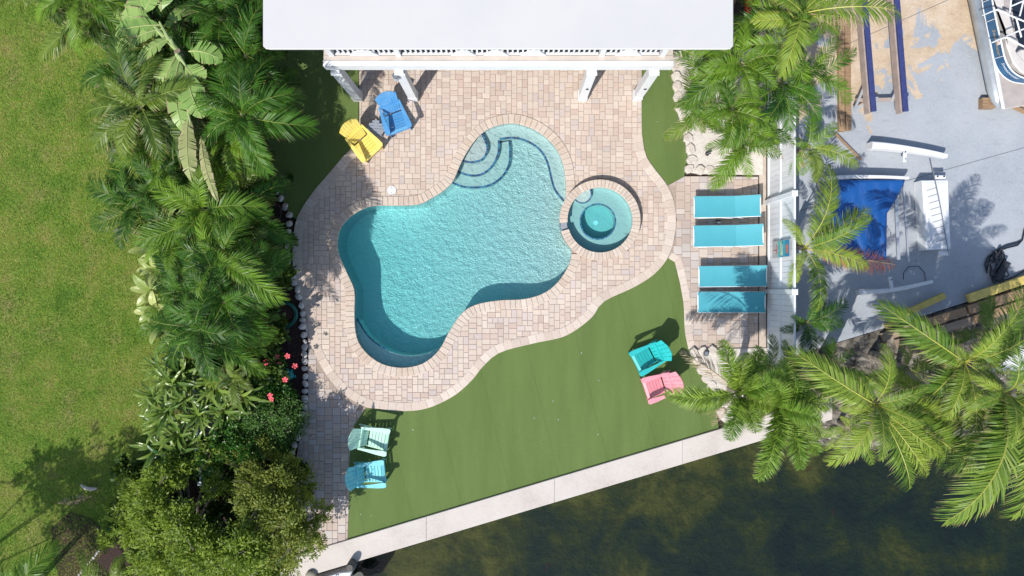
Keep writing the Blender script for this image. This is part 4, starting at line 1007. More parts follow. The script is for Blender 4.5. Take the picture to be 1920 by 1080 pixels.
# broad leaves
def blade_mesh(name, mats, L=.6, w=.09, a0=50, droop=80, fold=.25, n=8, torn=0.0, seed=0, rib=True, prof=.7, bend=0):
    rg = random.Random(seed); mb = MB(); p = Vector((0, 0, 0)); pts = []; sides = []
    for i in range(n + 1):
        s = i / n; th = R(a0 - droop * s ** 1.2); ph = R(bend * s); T = Vector((math.cos(th) * math.cos(ph), math.cos(th) * math.sin(ph), math.sin(th)))
        pts.append(p.copy()); sides.append((Vector((-math.sin(ph), math.cos(ph), 0)), T)); p += T * L / n
    def wd(s): return w * (math.sin(math.pi * min(1, s * .93 + .05)) ** prof) * (1 if s < .98 else .3)
    for sg_ in (-1, 1):
        if not torn:
            P = []; tp = []
            for i in range(n + 1):
                s = i / n; sd_, T = sides[i]; up = T.cross(sd_) * -1; up = up if up.z > 0 else -up
                P += [pts[i], pts[i] + sd_ * sg_ * wd(s) + up * fold * wd(s)]; tp += [0, .6 + .4 * s]
            fs = [(2 * i, 2 * i + 2, 2 * i + 3, 2 * i + 1) for i in range(n)]; mb.add(P, [f if sg_ > 0 else f[::-1] for f in fs], tp)
        else:
            m = n * 3; s = .02
            while s < .985:
                ln = rg.choice((1, 1, 2, 3, 5)) / m * (1 if rg.random() < torn else 3.0); e = min(1, s + ln)
                def at(x):
                    f = x * n; i = min(n - 1, int(f)); k = f - i; return pts[i].lerp(pts[i + 1], k), sides[i][0].lerp(sides[i + 1][0], k), sides[i][1]
                (a, sa_, Ta), (b, sb, Tb) = at(s), at(e); dz = Vector((0, 0, -rg.uniform(0, .5) * w * torn + fold * w * .5)); fwd = Ta * w * .35
                gap = (b - a) * .06
                wa, wb = wd(s + .001) * rg.uniform(.88, 1.04), wd(e - .001) * rg.uniform(.88, 1.04)
                mb.add([a, b, b + sb * sg_ * wb + dz + fwd - gap, a + sa_ * sg_ * wa + dz + fwd + gap], [(0, 1, 2, 3) if sg_ > 0 else (3, 2, 1, 0)], [0, 0, 1, 1]); s = e
    if rib:
        mb.cur = 1; mb.tube([q + Vector((0, 0, .004)) for q in pts], [max(.002, w * .06 * (1 - .8 * i / n)) for i in range(n + 1)], 4, caps=False); mb.cur = 0
    me = mb.mesh(name, list(mats)); me['ext'] = math.hypot(p.x, p.y); me['az'] = math.atan2(p.y, p.x); return me
GING = leaf_mat('ginger_leaf', (.02, .085, .010, 1), (.21, .30, .045, 1), (.42, .36, .12, 1), tipstart=.96, rough=.3)
CROT = leaf_mat('croton_leaf', (.14, .24, .04, 1), (.52, .54, .20, 1), None, rough=.35)
BANA = leaf_mat('banana_leaf', (.17, .31, .07, 1), (.34, .47, .14, 1), (.40, .33, .18, 1), tipstart=.995, rough=.3, trans=.25)
BANO = leaf_mat('old_banana_leaf', (.20, .26, .08, 1), (.38, .36, .16, 1), (.42, .33, .20, 1), tipstart=.8, rough=.5)
AGAV = leaf_mat('dark_strap_leaf', (.010, .055, .012, 1), (.03, .11, .02, 1), None, rough=.35)
MID = pm('pale_midrib', (.42, .44, .18, 1), None, 6, .5)
G_B = [blade_mesh('leaf', (GING, MID), .75, .045, a, d, seed=i, bend=b) for i, (a, d, b) in enumerate(((70, 85, 10), (50, 75, -12), (30, 60, 8), (20, 50, -6)))]
C_B = [blade_mesh('leaf', (CROT, MID), .6, .10, a, d, .15, seed=i) for i, (a, d) in enumerate(((60, 70), (35, 60), (15, 40)))]
A_B = [blade_mesh('leaf', (AGAV, AGAV), .9, .06, a, d, .3, seed=i, prof=.5) for i, (a, d) in enumerate(((60, 60), (35, 45), (18, 30)))]
def rosette(name, label, cat, u, v, z, meshes, n, size, group=None, az=None, spread=360, stemr=.02):
    rg = random.Random(int(u * 3 + v * 5)); c = W(u, v, z); o = empty(name, (c.x, c.y, -.04), 0, label, cat, group)
    MB().tube([(0, 0, 0), (0, 0, z)], [stemr * 1.2, stemr], 6).build('stem', TRUNKG, o); a = rg.uniform(0, 6)
    for i in range(n):
        f = i / n; a += 2.4; me = meshes[min(len(meshes) - 1, int(f * len(meshes) + rg.uniform(-.3, .5)))] if len(meshes) > 1 else meshes[0]
        aa = a if az is None else R(az + rg.uniform(-spread / 2, spread / 2))
        place('leaf', me, o, (0, 0, z - .25 * f * z * .6), (R(rg.uniform(-25, 25)), 0, aa), size * rg.uniform(.75, 1.15))
    return o
ging = [(300, 690, 1.3), (322, 720, 1.5), (290, 745, 1.2), (340, 700, 1.4), (315, 770, 1.4), (345, 750, 1.5), (300, 800, 1.3), (335, 815, 1.4), (370, 780, 1.5), (360, 720, 1.3), (395, 760, 1.3), (300, 840, 1.1), (340, 850, 1.2), (405, 720, 1.5), (420, 770, 1.3), (330, 660, 1.4), (450, 740, 1.3), (375, 830, 1.2)]
place_words = ['at the lawn edge below the croton', 'left of the uppermost fence rail', 'over the bare soil patch', 'touching the top of the white fence rail', 'left of the middle fence gap', 'arching over the middle of the fence rail', 'reaching into the lower lawn', 'left of the last visible fence rail', 'inside the fence at mid height', 'just inside the uppermost fence rail', 'inside the fence below the pale palm frond', 'lowest at the shaded lawn', 'beside the fence post end', 'under the hanging yellow frond', 'in front of the green bush', 'highest under the last dark palm', 'right of the hanging yellow frond', 'inside the last fence rail above the tree']
for (u, v, z), w_ in zip(ging, place_words):
    rosette('ginger_plant', 'green strap leaved ginger plant ' + w_, 'plant', u, v, z, G_B, 21, rnd.uniform(.85, 1.15), 'ginger plants along the white garden fence')
for (u, v, z, lab) in [(285, 470, 1.2, 'pale leaved croton highest along the lawn edge'), (292, 505, 1.3, 'pale yellow croton beside the hedge, second from the top'), (280, 545, 1.2, 'pale croton pushing a single leaf over the lawn'), (290, 578, 1.3, 'cream leaved croton in the middle of its row'), (300, 612, 1.2, 'cream and yellow croton with drooping leaves at the row end'), (312, 415, 1.2, 'small pale croton under the hedge palms'), (150, 40, 1.0, 'pale croton behind the top palm')]:
    rosette('croton_plant', lab, 'plant', u, v, z, C_B, 12, 1.0, 'crotons at the lawn edge')
rosette('strap_leaf_plant', 'dark strap leaved plant reaching over the path beside the rocks', 'plant', 500, 862, .7, A_B, 12, 1.0, az=0, spread=110)
rosette('strap_leaf_plant', 'dark green strap leaved plant at the shaded lawn beside the bush', 'plant', 335, 858, .9, A_B, 14, 1.0, az=170, spread=150)
# banana-like plant at the top left
bn_ = empty('banana_plant', W(338, 98, 2.8).xy.to_3d(), 0, 'large banana plant with pale split leaves and withered hanging leaves', 'banana plant')
bz = 3.9; bc = W(330, 95, bz); bn_.location = (bc.x, bc.y, -.05)
MB().tube([(0, 0, 0), (.05, .02, 2), (0, 0, bz)], [.17, .14, .08], 10).build('trunk', pm('banana_stem', (.24, .19, .12, 1), (.10, .08, .07, 1), 3, .8, stretch=(4, 4, .6)), bn_)
def banana(tu, tv, zt, u0, v0, w, torn, mats, a0, dr, seed, bend=0, L=None):
    s0 = W(u0, v0, bz + .1) - Vector((bc.x, bc.y, 0)); tp = W(tu, tv, zt) - Vector((bc.x, bc.y, 0)); dxy = (tp - s0).xy.length
    me = blade_mesh('leaf', mats, 1.0, w / max(.2, dxy) * .9, a0, dr, .12, 14, torn, seed, bend=bend); s = dxy / me['ext']
    place('leaf', me, bn_, s0, (R(rnd.uniform(-12, 12)), 0, math.atan2(tp.y - s0.y, tp.x - s0.x) - me['az']), s)
banana(238, -20, 4.4, 272, 28, .42, .05, (BANA, MID), 25, 50, 1)
banana(290, -30, 4.3, 268, 25, .26, .1, (BANA, MID), 30, 50, 2)
banana(208, 62, 4.0, 300, 45, .28, .8, (BANA, MID), 25, 60, 3)
banana(212, 100, 3.8, 305, 52, .22, .8, (BANA, MID), 20, 60, 4)
banana(265, 130, 3.6, 318, 70, .20, .6, (BANA, MID), 20, 60, 5)
banana(385, 160, 3.6, 345, 120, .36, .5, (BANA, MID), 25, 70, 6, 0)
banana(372, 262, 3.2, 335, 112, .30, .55, (BANA, MID), 18, 45, 7, 25)
banana(395, 360, 2.8, 352, 215, .24, .9, (BANO, MID), 5, 30, 8, 12)
banana(452, 395, 2.4, 375, 255, .14, 1.0, (BANO, RACHD), 5, 30, 9, 10)
banana(300, -35, 4.2, 300, 20, .36, .2, (BANA, MID), 30, 50, 11)
banana(225, 25, 4.1, 285, 40, .30, .3, (BANA, MID), 28, 55, 12)
banana(318, 175, 3.5, 330, 100, .34, .5, (BANA, MID), 20, 65, 13, -15)
banana(400, 230, 3.3, 350, 130, .36, .55, (BANA, MID), 25, 60, 14, 20)
banana(425, 120, 3.7, 352, 95, .30, .7, (BANA, MID), 30, 60, 15, -20)
mb = MB()
for q in range(26):
    a = rnd.uniform(0, 6.28); mb.tube([(.1 * math.cos(a), .1 * math.sin(a), bz - .3), (.22 * math.cos(a) + .2, .25 * math.sin(a) - .25, bz - 1.3 + rnd.uniform(-.4, .4))], [.02, .006], 4)
mb2 = MB()
for (ua, va) in ((272, 28), (268, 25), (300, 45), (305, 52), (318, 70), (345, 120), (335, 112), (352, 215)):
    q = W(ua, va, bz + .1) - Vector((bc.x, bc.y, 0)); mb2.tube([Vector((0, 0, bz - .25)), q.lerp(Vector((0, 0, bz + .15)), .5), q + (q - Vector((0, 0, q.z))) * .12], [.065, .045, .022], 7)
mb2.build('leaf_stalks', pm('pale_green_stalk', (.34, .42, .18, 1), (.25, .33, .12, 1), 5, .45), bn_)
mb.build('dry_sheath', pm('dry_sheath', (.22, .15, .09, 1), (.09, .065, .06, 1), 5, .9, stretch=(1, 1, .3)), bn_)
mb = MB(); mb.tube([W(352, 225, 3.0) - Vector((bc.x, bc.y, 0)), W(375, 300, 2.8) - Vector((bc.x, bc.y, 0)), W(440, 390, 2.3) - Vector((bc.x, bc.y, 0))], .02, 5)
for q in range(170):
    f = rnd.random(); a = W(352, 225, 3.0).lerp(W(445, 395, 2.3), f) - Vector((bc.x, bc.y, 0)); d = Vector((.75, .35, -.25)) * rnd.uniform(.25, .6)
    d = Vector((d.x, d.y * rnd.uniform(-.3, 1), d.z)); mb.tube([a, a + d * .6, a + d + Vector((0, -.1, -.12))], [.009, .008, .003], 3)
mb.build('withered_leaf', pm('grey_withered_leaf', (.26, .22, .18, 1), (.14, .11, .09, 1), 6, .9), bn_)

for (u, v, z, lab, sz) in ((205, 10, 2.6, 'small bright broad leaved banana clump at the top edge beside the lawn', 1.5), (395, 10, 3.0, 'broad leaved banana clump at the top edge between hedge and roof', 1.6), (445, 60, 2.6, 'low broad leaved plant in shade left of the roof', 1.2)):
    B_B = [blade_mesh('leaf', (BANA if sz != 1.2 else GING, MID), 1.0, .17, a, d, .15, 14, .45, int(u) + i) for i, (a, d) in enumerate(((65, 80), (40, 70), (22, 55)))]
    rosette('banana_clump', lab, 'banana plant', u, v, z, B_B, 8, sz * .8, stemr=.05)
# leafy crowns of small leaves
def sprays(centers, nper, leaf, rg, per=34):
    Vs = []; Ts = []
    for (x, y, z, r, k) in centers:
        m = max(4, int(nper * k / per))
        for q in range(m):
            a = rg.uniform(0, 6.283); ph = rg.uniform(-.25, 1.35); o = np.array([math.cos(a) * math.cos(ph), math.sin(a) * math.cos(ph), math.sin(ph)])
            c0 = np.array([x, y, z - r * .35]) + o * r * rg.uniform(.15, .85); a2 = a + rg.normal() * .7
            d = np.array([math.cos(a2), math.sin(a2), rg.uniform(-.1, .8)]); d /= np.linalg.norm(d); L0 = r * rg.uniform(.3, .75) + .08
            tt = rg.random(per)[:, None]; P = c0 + d * tt * L0 + rg.normal(size=(per, 3)) * (.035 + .05 * r) + np.array([0, 0, -.12]) * tt ** 2
            dv = d + rg.normal(size=(per, 3)) * .65; dv[:, 2] += .15; dv /= np.linalg.norm(dv, axis=1)[:, None]
            nr = rg.normal(size=(per, 3)) * .45 + np.array([-.25, -.35, 1]); sd = np.cross(dv, nr); sd /= np.linalg.norm(sd, axis=1)[:, None] + 1e-9
            L = leaf * rg.uniform(.65, 1.3, per)[:, None]; w = L * .22; lf = np.cross(sd, dv) * L * .08; tone = rg.uniform(0, 1)
            Vs.append(np.stack([P, P + dv * L * .5 + sd * w + lf, P + dv * L, P + dv * L * .5 - sd * w + lf], 1).reshape(-1, 3)); Ts.append(np.full(per * 4, tone))
    V = np.concatenate(Vs); return V, np.arange(len(V)).reshape(-1, 4), np.concatenate(Ts)
def leaf_cloud(centers, nper, leaf, rg, flat=.75, up=.5, sub=0):
    """centers: (x,y,z,r). small folded leaves in clumps on the upper shell of each lobe"""
    Vs = []; Ts = []
    subs = []
    for (x, y, z, r, k) in centers:
        if not sub: subs.append((x, y, z, r, k)); continue
        for q in range(sub):
            d = rg.normal(size=3); d /= np.linalg.norm(d); d[2] = abs(d[2]) * .8; rr = r * rg.uniform(.45, 1.0)
            subs.append((x + d[0] * rr, y + d[1] * rr, z - r * .3 + d[2] * rr * .9, r * rg.uniform(.22, .46), k / sub))
    for (x, y, z, r, k) in subs:
        n = int(nper * k); d = rg.normal(size=(n, 3)); d /= np.linalg.norm(d, axis=1)[:, None]; d[:, 2] = np.abs(d[:, 2]) * rg.choice([1, 1, 1, -.5], n)
        rad = r * (1 - .5 * rg.random(n) ** 1.8)[:, None]
        nc = max(3, n // 42); cen = d[:nc] * rad[:nc]; idx = rg.integers(0, nc, n)
        P = cen[idx] + rg.normal(size=(n, 3)) * r * .13; P[:, 2] *= flat
        P += np.array([x, y, z])
        dirv = (P - np.array([x, y, z])) / r + rg.normal(size=(n, 3)) * .7; dirv[:, 2] += up * .4; dirv /= np.linalg.norm(dirv, axis=1)[:, None]
        nr = rg.normal(size=(n, 3)) * .6 + np.array([0, 0, 1]); side = np.cross(dirv, nr); side /= np.linalg.norm(side, axis=1)[:, None] + 1e-9
        L = leaf * rg.uniform(.7, 1.25, n)[:, None]; w = L * .30
        lift = np.cross(side, dirv) * L * .10
        Vs.append(np.stack([P, P + dirv * L * .5 + side * w + lift, P + dirv * L, P + dirv * L * .5 - side * w + lift], 1).reshape(-1, 3)); Ts.append(np.tile([0, .4, 1, .4], n))
    V = np.concatenate(Vs); return V, np.arange(len(V)).reshape(-1, 4), np.concatenate(Ts)
TREEL = leaf_mat('tree_leaf', (.035, .095, .010, 1), (.27, .36, .045, 1), None, rough=.5, patch=1.0, tone=True, trans=.42)
TREEY = leaf_mat('tree_leaf_yellow', (.06, .12, .014, 1), (.34, .37, .07, 1), None, rough=.5, patch=1.0, tone=True, trans=.42)
HIBL = leaf_mat('hibiscus_leaf', (.018, .075, .012, 1), (.08, .21, .025, 1), None, rough=.3)
BARK = pm('grey_bark', (.20, .17, .14, 1), (.10, .085, .07, 1), 6, .9, bump=.7, bscale=20, stretch=(3, 3, .6))
def leafy(name, label, cat, lobes, mat, leaf, nper, seed, base_uv, group=None, stemr=.08, branches=5, ground=False):
    rg = np.random.default_rng(seed); b = W(*base_uv); o = empty(name, (b.x, b.y, -.05), 0, label, cat, group)
    cs = []
    for (u, v, z, r, k) in lobes: c = W(u, v, z); cs.append((c.x - b.x, c.y - b.y, z, r, k))
    V, Fq, T = sprays(cs, nper, leaf, rg) if name == 'tree' or 'fine' in label else leaf_cloud(cs, nper, leaf, rg); ob = np_obj('crown', V, Fq, mat, T, o)
    mb = MB()
    for c in cs:
        top = Vector((c[0], c[1], c[2] + c[3] * .2)); m = Vector((top.x * .35, top.y * .35, top.z * .55))
        mb.tube([(0, 0, 0), m, top], [stemr, stemr * .6, stemr * .18], 6)
        for q in range(branches):
            d = Vector(rg.normal(size=3)); d.z = abs(d.z) * .6; d.normalize(); s0 = m.lerp(top, rg.uniform(.3, 1)); mb.tube([s0, s0 + d * c[3] * .5, s0 + d * c[3] * .95 + Vector((0, 0, .05))], [stemr * .28, stemr * .16, .006], 4)
    mb.build('trunk', BARK, o); return o
leafy('tree', 'large small leaved green tree filling the lower left corner', 'tree',
      [(255, 925, 1.5, .42, .5), (300, 905, 1.9, .45, .5), (285, 965, 2.1, .5, .6), (335, 985, 2.6, .5, .6), (250, 995, 1.7, .42, .4), (300, 1030, 2.3, .55, .6), (365, 1030, 2.8, .55, .7), (415, 1060, 2.7, .6, .8), (345, 1075, 2.4, .5, .6), (455, 1035, 2.9, .5, .6), (272, 1062, 1.7, .42, .4), (218, 965, 1.2, .25, .15), (200, 1015, 1.2, .2, .1), (330, 880, 1.7, .28, .2), (285, 885, 1.4, .22, .12), (405, 915, 1.5, .3, .25), (350, 865, 1.2, .35, .3), (235, 905, 1.1, .22, .1), (395, 850, 1.4, .35, .3), (480, 1075, 2.2, .5, .6)], TREEL, .10, 3600, 1, (370, 990), stemr=.07, branches=6)
leafy('tree', 'yellowish green tree overhanging the path near the seawall', 'tree',
      [(478, 960, 2.5, .5, .6), (525, 985, 2.7, .5, .6), (555, 945, 2.0, .4, .4), (500, 1025, 2.2, .5, .6), (545, 1030, 2.6, .45, .5), (578, 1000, 1.9, .32, .25), (470, 905, 1.8, .45, .45), (515, 910, 2.2, .42, .45), (540, 880, 1.5, .3, .25), (530, 1065, 2.0, .42, .4), (602, 962, 1.7, .22, .12), (590, 1020, 1.5, .22, .12), (450, 865, 1.4, .4, .35), (570, 905, 1.4, .25, .15), (490, 850, 1.2, .35, .3)], TREEY, .09, 3400, 2, (500, 990), stemr=.06, branches=6)
leafy('shrub', 'light green fine leaved shrub beside the lower rocks', 'shrub', [(500, 790, 1.0, .55, 1), (460, 800, 1.1, .55, 1), (530, 770, .8, .4, .7), (545, 800, .7, .35, .6), (480, 750, .8, .4, .6), (510, 830, .9, .4, .7)], leaf_mat('fine_shrub_leaf', (.03, .09, .015, 1), (.13, .25, .05, 1), None, rough=.4), .055, 3800, 3, (500, 795), stemr=.03)
hib = leafy('hibiscus_bush', 'hibiscus bush with pink flowers beside the teal ornament', 'shrub', [(485, 690, .9, .45, 1), (515, 675, .7, .32, .7), (500, 735, .8, .42, .8), (465, 660, .9, .4, .8), (540, 745, .6, .3, .5), (455, 720, .9, .4, .8), (525, 720, .55, .25, .4)], HIBL, .085, 1500, 4, (495, 705), stemr=.03)
PET = pm('pink_petal', (.72, .06, .10, 1), (.80, .14, .18, 1), 12, .5); STM = pm('stamen', (.7, .5, .1, 1), None, 5, .6)
for (u, v) in ((534, 712), (538, 668), (501, 671), (512, 674), (523, 684), (552, 687), (506, 742), (518, 670), (497, 680), (508, 748)):
    z = 1.18; c = W(u, v, z); fl = place('flower', None or MB().add(
        [(0, 0, 0)] + [(.078 * math.cos(R(72 * k + d)) * q, .078 * math.sin(R(72 * k + d)) * q, .02 + .01 * (j % 2)) for k in range(5) for j, (d, q) in enumerate(((-30, .75), (-12, 1.05), (12, 1.05), (30, .75)))],
        [(0, 1 + 4 * k, 2 + 4 * k, 3 + 4 * k, 4 + 4 * k) for k in range(5)]).mesh('flower', PET), hib, (c.x - hib.location.x, c.y - hib.location.y, z), (rnd.uniform(-.3, .3), rnd.uniform(-.3, .3), rnd.uniform(0, 6)))
    MB().tube([(0, 0, 0), (.01, .005, .06)], [.006, .009], 5).build('stamen', STM, fl)
for (lab, lobes, sd_, base) in (('dark shrub between the ginger plants and the tree', [(430, 830, 1.2, .5, 1), (390, 860, 1.2, .5, 1), (460, 850, 1.2, .45, .9), (440, 790, 1.0, .4, .6)], 5, (425, 840)),
                                ('low dark green shrub under the hedge palms by the border rocks', [(540, 340, .0, .2, .2), (515, 480, .6, .35, .5), (500, 560, .7, .4, .6), (480, 640, .7, .45, .8), (440, 620, .8, .5, .8), (420, 680, .8, .5, .8)], 6, (480, 600))):
    leafy('shrub', lab, 'shrub', lobes, HIBL, .08, 1400, sd_, base, stemr=.03)
# undergrowth below the hedge, one uncountable mass
rg = np.random.default_rng(11); cs = []
for i in range(150):
    v = rg.uniform(-40, 700); u = rg.uniform(275 + max(0, (v - 250)) * .12, 500 if v < 420 else 520); z = rg.uniform(.3, 1.2); c = W(u, v, z)
    if v < 300 and u < 190 + v * .12: continue
    cs.append((c.x, c.y, z, rg.uniform(.3, .5), 1))
for i in range(60):
    u, v = rg.uniform(225, 560), rg.uniform(860, 1090); c = W(u, v, .5); cs.append((c.x, c.y, rg.uniform(.2, .9), .4, .8))
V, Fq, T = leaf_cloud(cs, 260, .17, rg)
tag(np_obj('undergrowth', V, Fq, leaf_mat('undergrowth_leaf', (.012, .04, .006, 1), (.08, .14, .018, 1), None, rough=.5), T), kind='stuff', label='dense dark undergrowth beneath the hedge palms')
# small leaved tree standing outside the frame, its shade lies on the lower lawn
leafy('tree', 'tree beyond the lower left corner whose shade darkens the lawn', 'tree', [(-260, 1290, 4.8, 1.0, 1), (-330, 1350, 4.8, 1.0, 1), (-210, 1250, 4.4, .7, .7), (-360, 1270, 4.6, .7, .7), (-180, 1330, 4.2, .7, .7)], TREEL, .14, 1300, 8, (-180, 1180), stemr=.05)

# grass: blades over the lawn in view
rg = np.random.default_rng(5); n = 210000
U = rg.uniform(-40, 345, n); Vv = rg.uniform(-40, 1120, n); keep = ~((Vv > 900) & (U > 250 - (Vv - 940) * .62))
U, Vv = U[keep], Vv[keep]; n = len(U)
X = (U - 960) * H / F; Y = (540 - Vv) * H / F; P = np.stack([X, Y, np.full(n, -.05)], 1)
a = rg.uniform(0, 6.283, n); hgt = rg.uniform(.025, .06, n); ln = rg.uniform(.01, .055, n); w = rg.uniform(.004, .009, n)
d = np.stack([np.cos(a), np.sin(a), np.zeros(n)], 1); s = np.stack([-np.sin(a), np.cos(a), np.zeros(n)], 1)
V = np.stack([P - s * w[:, None], P + s * w[:, None], P + d * ln[:, None] + np.array([0, 0, 1]) * hgt[:, None]], 1).reshape(-1, 3)
t = NT('grass_blade'); p = t.pos()
f = t.math('ADD', t.math('MULTIPLY', t.noise(p, 1.1, 5, .6), .75), t.math('MULTIPLY', t.irand(), .35))
f = t.math('ADD', f, t.math('MULTIPLY', t.math('SUBTRACT', t.noise(p, .42, 4, .6), .5), .75))
c = t.ramp(f, [(.38, (.10, .22, .018)), (.50, (.22, .39, .03)), (.62, (.36, .44, .055)), (.76, (.50, .42, .14))])
t.c(c, t.p.inputs['Base Color']); t.p.inputs['Roughness'].default_value = .6
tr = t.a('BsdfTranslucent'); t.c(c, tr.inputs[0]); mx = t.a('MixShader'); mx.inputs[0].default_value = .3
t.c(t.p.outputs[0], mx.inputs[1]); t.c(tr.outputs[0], mx.inputs[2]); t.c(mx.outputs[0], t.out.inputs[0])
tag(np_obj('grass', V, np.arange(n * 3).reshape(-1, 3), t.m), kind='stuff', label='short green grass of the open lawn')

# ------------------------------------------------------------ rocks
def rock_mesh(seed, sx=1, sy=1, sz=.6):
    rg = random.Random(seed); import bmesh
    bm = bmesh.new(); bmesh.ops.create_icosphere(bm, subdivisions=2, radius=1)
    k = [Vector((rg.uniform(-1, 1), rg.uniform(-1, 1), rg.uniform(-1, 1))).normalized() for _ in range(7)]
    for v in bm.verts:
        q = v.co.normalized(); f = 1.0
        for kk in k:
            dd = q.dot(kk)
            if dd > .62: f *= 1 - (dd - .62) * .55
        f *= 1 + rg.uniform(-.05, .05); v.co = Vector((q.x * sx, q.y * sy, q.z * sz)) * f
    me = bpy.data.meshes.new('rock'); bm.to_mesh(me); bm.free(); me.materials.append(ROCKW); return me
RM = [rock_mesh(i, 1, rnd.uniform(.75, .95), rnd.uniform(.5, .7)) for i in range(6)]
rock_px = [(503, 312, 7), (508, 329, 6), (514, 345, 8), (519, 359, 7), (527, 372, 8), (535, 388, 8), (543, 404, 8), (543, 420, 7), (543, 434, 6), (541, 448, 7), (540, 462, 6), (539, 476, 6), (541, 490, 6), (544, 504, 6), (548, 518, 7), (552, 530, 7), (558, 543, 8), (560, 556, 8), (566, 573, 7), (568, 588, 7), (568, 600, 6), (568, 613, 8), (570, 628, 7), (572, 640, 6), (572, 651, 8), (571, 664, 7), (571, 677, 7), (572, 691, 7), (573, 705, 7), (573, 719, 7), (572, 733, 7), (571, 748, 8), (571, 762, 7), (567, 777, 7), (564, 792, 7), (561, 806, 7), (557, 820, 7), (552, 834, 7), (547, 848, 7), (546, 862, 7)]
for (u, v, r) in rock_px:
    c = W(u, v); s = r / 65 * rnd.uniform(.95, 1.15)
    o = place('rock', rnd.choice(RM), None, (c.x, c.y, .02), (0, 0, rnd.uniform(0, 6)), (s, s, s * .9)); tag(o, 'rounded white rock in the curved line edging the planting bed', 'rock', 'white rocks edging the planting bed')
for i in range(16):
    u = 183 - i * 3.1 + rnd.uniform(-2, 2); v = 1034 + i * 4; c = W(u, v); s = rnd.uniform(.03, .055)
    tag(place('rock', rnd.choice(RM), None, (c.x, c.y, -.02), (0, 0, rnd.uniform(0, 6)), s), 'small white pebble in the line across the dark corner bed', 'rock', 'small white pebbles at the dark corner bed')
dk = sheet('soil_patch', px([(95, 990), (130, 960), (175, 975), (205, 1010), (240, 1000), (250, 1085), (110, 1090), (95, 1040)]), [], -.044, MULCH)
lg = MB().tube([W(152, 909, .05), W(160, 915, .06), W(170, 917, .06), W(182, 916, .05)], [.03, .055, .055, .03], 8).build('driftwood', pm('pale_driftwood', (.55, .50, .45, 1), (.42, .37, .32, 1), 6, .8)); tag(lg, 'short pale curved log lying in the lower lawn', 'log')
for (u, v, az, s, lab) in ((172, 930, 200, .85, 'dead brown palm frond lying on the dark lower lawn'), (290, 1040, 215, .8, 'grey dead frond at the bottom edge beside the tree'), (300, 1065, 205, .7, 'grey dead frond lowest at the bottom edge')):
    o = place('dead_frond', DEADF['low20'], None, W(u, v, .12), (0, R(2), R(az)), s); tag(o, lab, 'palm frond')
# limestone ledges
def ledge(label, outline, blocks, size, seed):
    rg = random.Random(seed); c = W(*outline[0]); o = empty('limestone_ledge', (c.x, c.y, 0), 0, label, 'stone ledge')
    P = [(x - c.x, y - c.y) for x, y in px(outline)]; MB().prism(P, -.06, .045, .01).build('bed', LIMEB, o)
    for (u, v, r) in blocks:
        q = W(u, v) - c; n = rg.randint(6, 8); a0 = rg.uniform(0, 6)
        pol = [(q.x + r / 65 * rg.uniform(.8, 1.15) * math.cos(a0 + 6.283 * k / n), q.y + r / 65 * rg.uniform(.8, 1.2) * math.sin(a0 + 6.283 * k / n)) for k in range(n)]
        MB().prism(pol, -.05, .07 + rg.uniform(0, .05), .02).build('stone', LIME, o)
ledge('white limestone bed with chipped edge stones beside the small turf patch', [(1262, 96), (1262, 140), (1264, 170), (1269, 205), (1284, 262), (1291, 300), (1285, 322), (1310, 326), (1430, 328), (1430, 90)],
      [(1266, 106, 9), (1265, 124, 9), (1267, 143, 9), (1268, 162, 9), (1271, 182, 10), (1275, 202, 10), (1281, 222, 9), (1285, 241, 10), (1290, 260, 10), (1294, 280, 10), (1296, 300, 10), (1292, 317, 9), (1311, 319, 9), (1330, 318, 10), (1349, 319, 9), (1275, 118, 8), (1283, 102, 9)], 9, 1)
ledge('white limestone bed with jagged edge at the lower end of the turf', [(1293, 655), (1313, 690), (1341, 740), (1349, 785), (1362, 795), (1440, 775), (1440, 652)],
      [(1300, 660, 9), (1306, 676, 9), (1315, 692, 10), (1325, 708, 10), (1334, 722, 9), (1344, 738, 9), (1349, 755, 10), (1352, 772, 9), (1317, 657, 8), (1335, 657, 9), (1353, 657, 8)], 9, 2)
for (u, v, lab) in ((1288, 230, 'round grey well light in the white limestone beside the turf'), (1322, 662, 'round grey well light in the lower white limestone')):
    g = empty('well_light', W(u, v), 0, lab, 'garden light'); MB().tube([(0, 0, .0), (0, 0, .15)], .075, 16).build('body', pm('dark_grey_metal', (.10, .11, .13, 1), None, 6, .4, metal=.4), g)
    MB().disc((0, 0), .055, .151, .158, 16).build('lens', pm('frosted_lens', (.2, .22, .25, 1), None, 5, .2), g)
g = empty('spotlight', W(1325, 289), 0, 'small dark spotlight on the white limestone under the palm fringe', 'garden light')
MB().tube([(-.06, -.02, .12), (.07, .03, .16)], [.035, .05], 12).build('head', BLACK, g); MB().tube([(0, 0, 0), (0, 0, .12)], .015, 6).build('stem', BLACK, g); MB().disc((0, 0), .06, .046, .06, 12).build('base', BLACK, g)
g = empty('path_light', W(545, 640), R(40), 'small dark square garden light standing in the mulch', 'garden light')
MB().box((0, 0, .22), (.12, .12, .04), ch=.012).build('head', BLACK, g); MB().tube([(0, 0, 0), (0, 0, .2)], .012, 6).build('stem', BLACK, g)
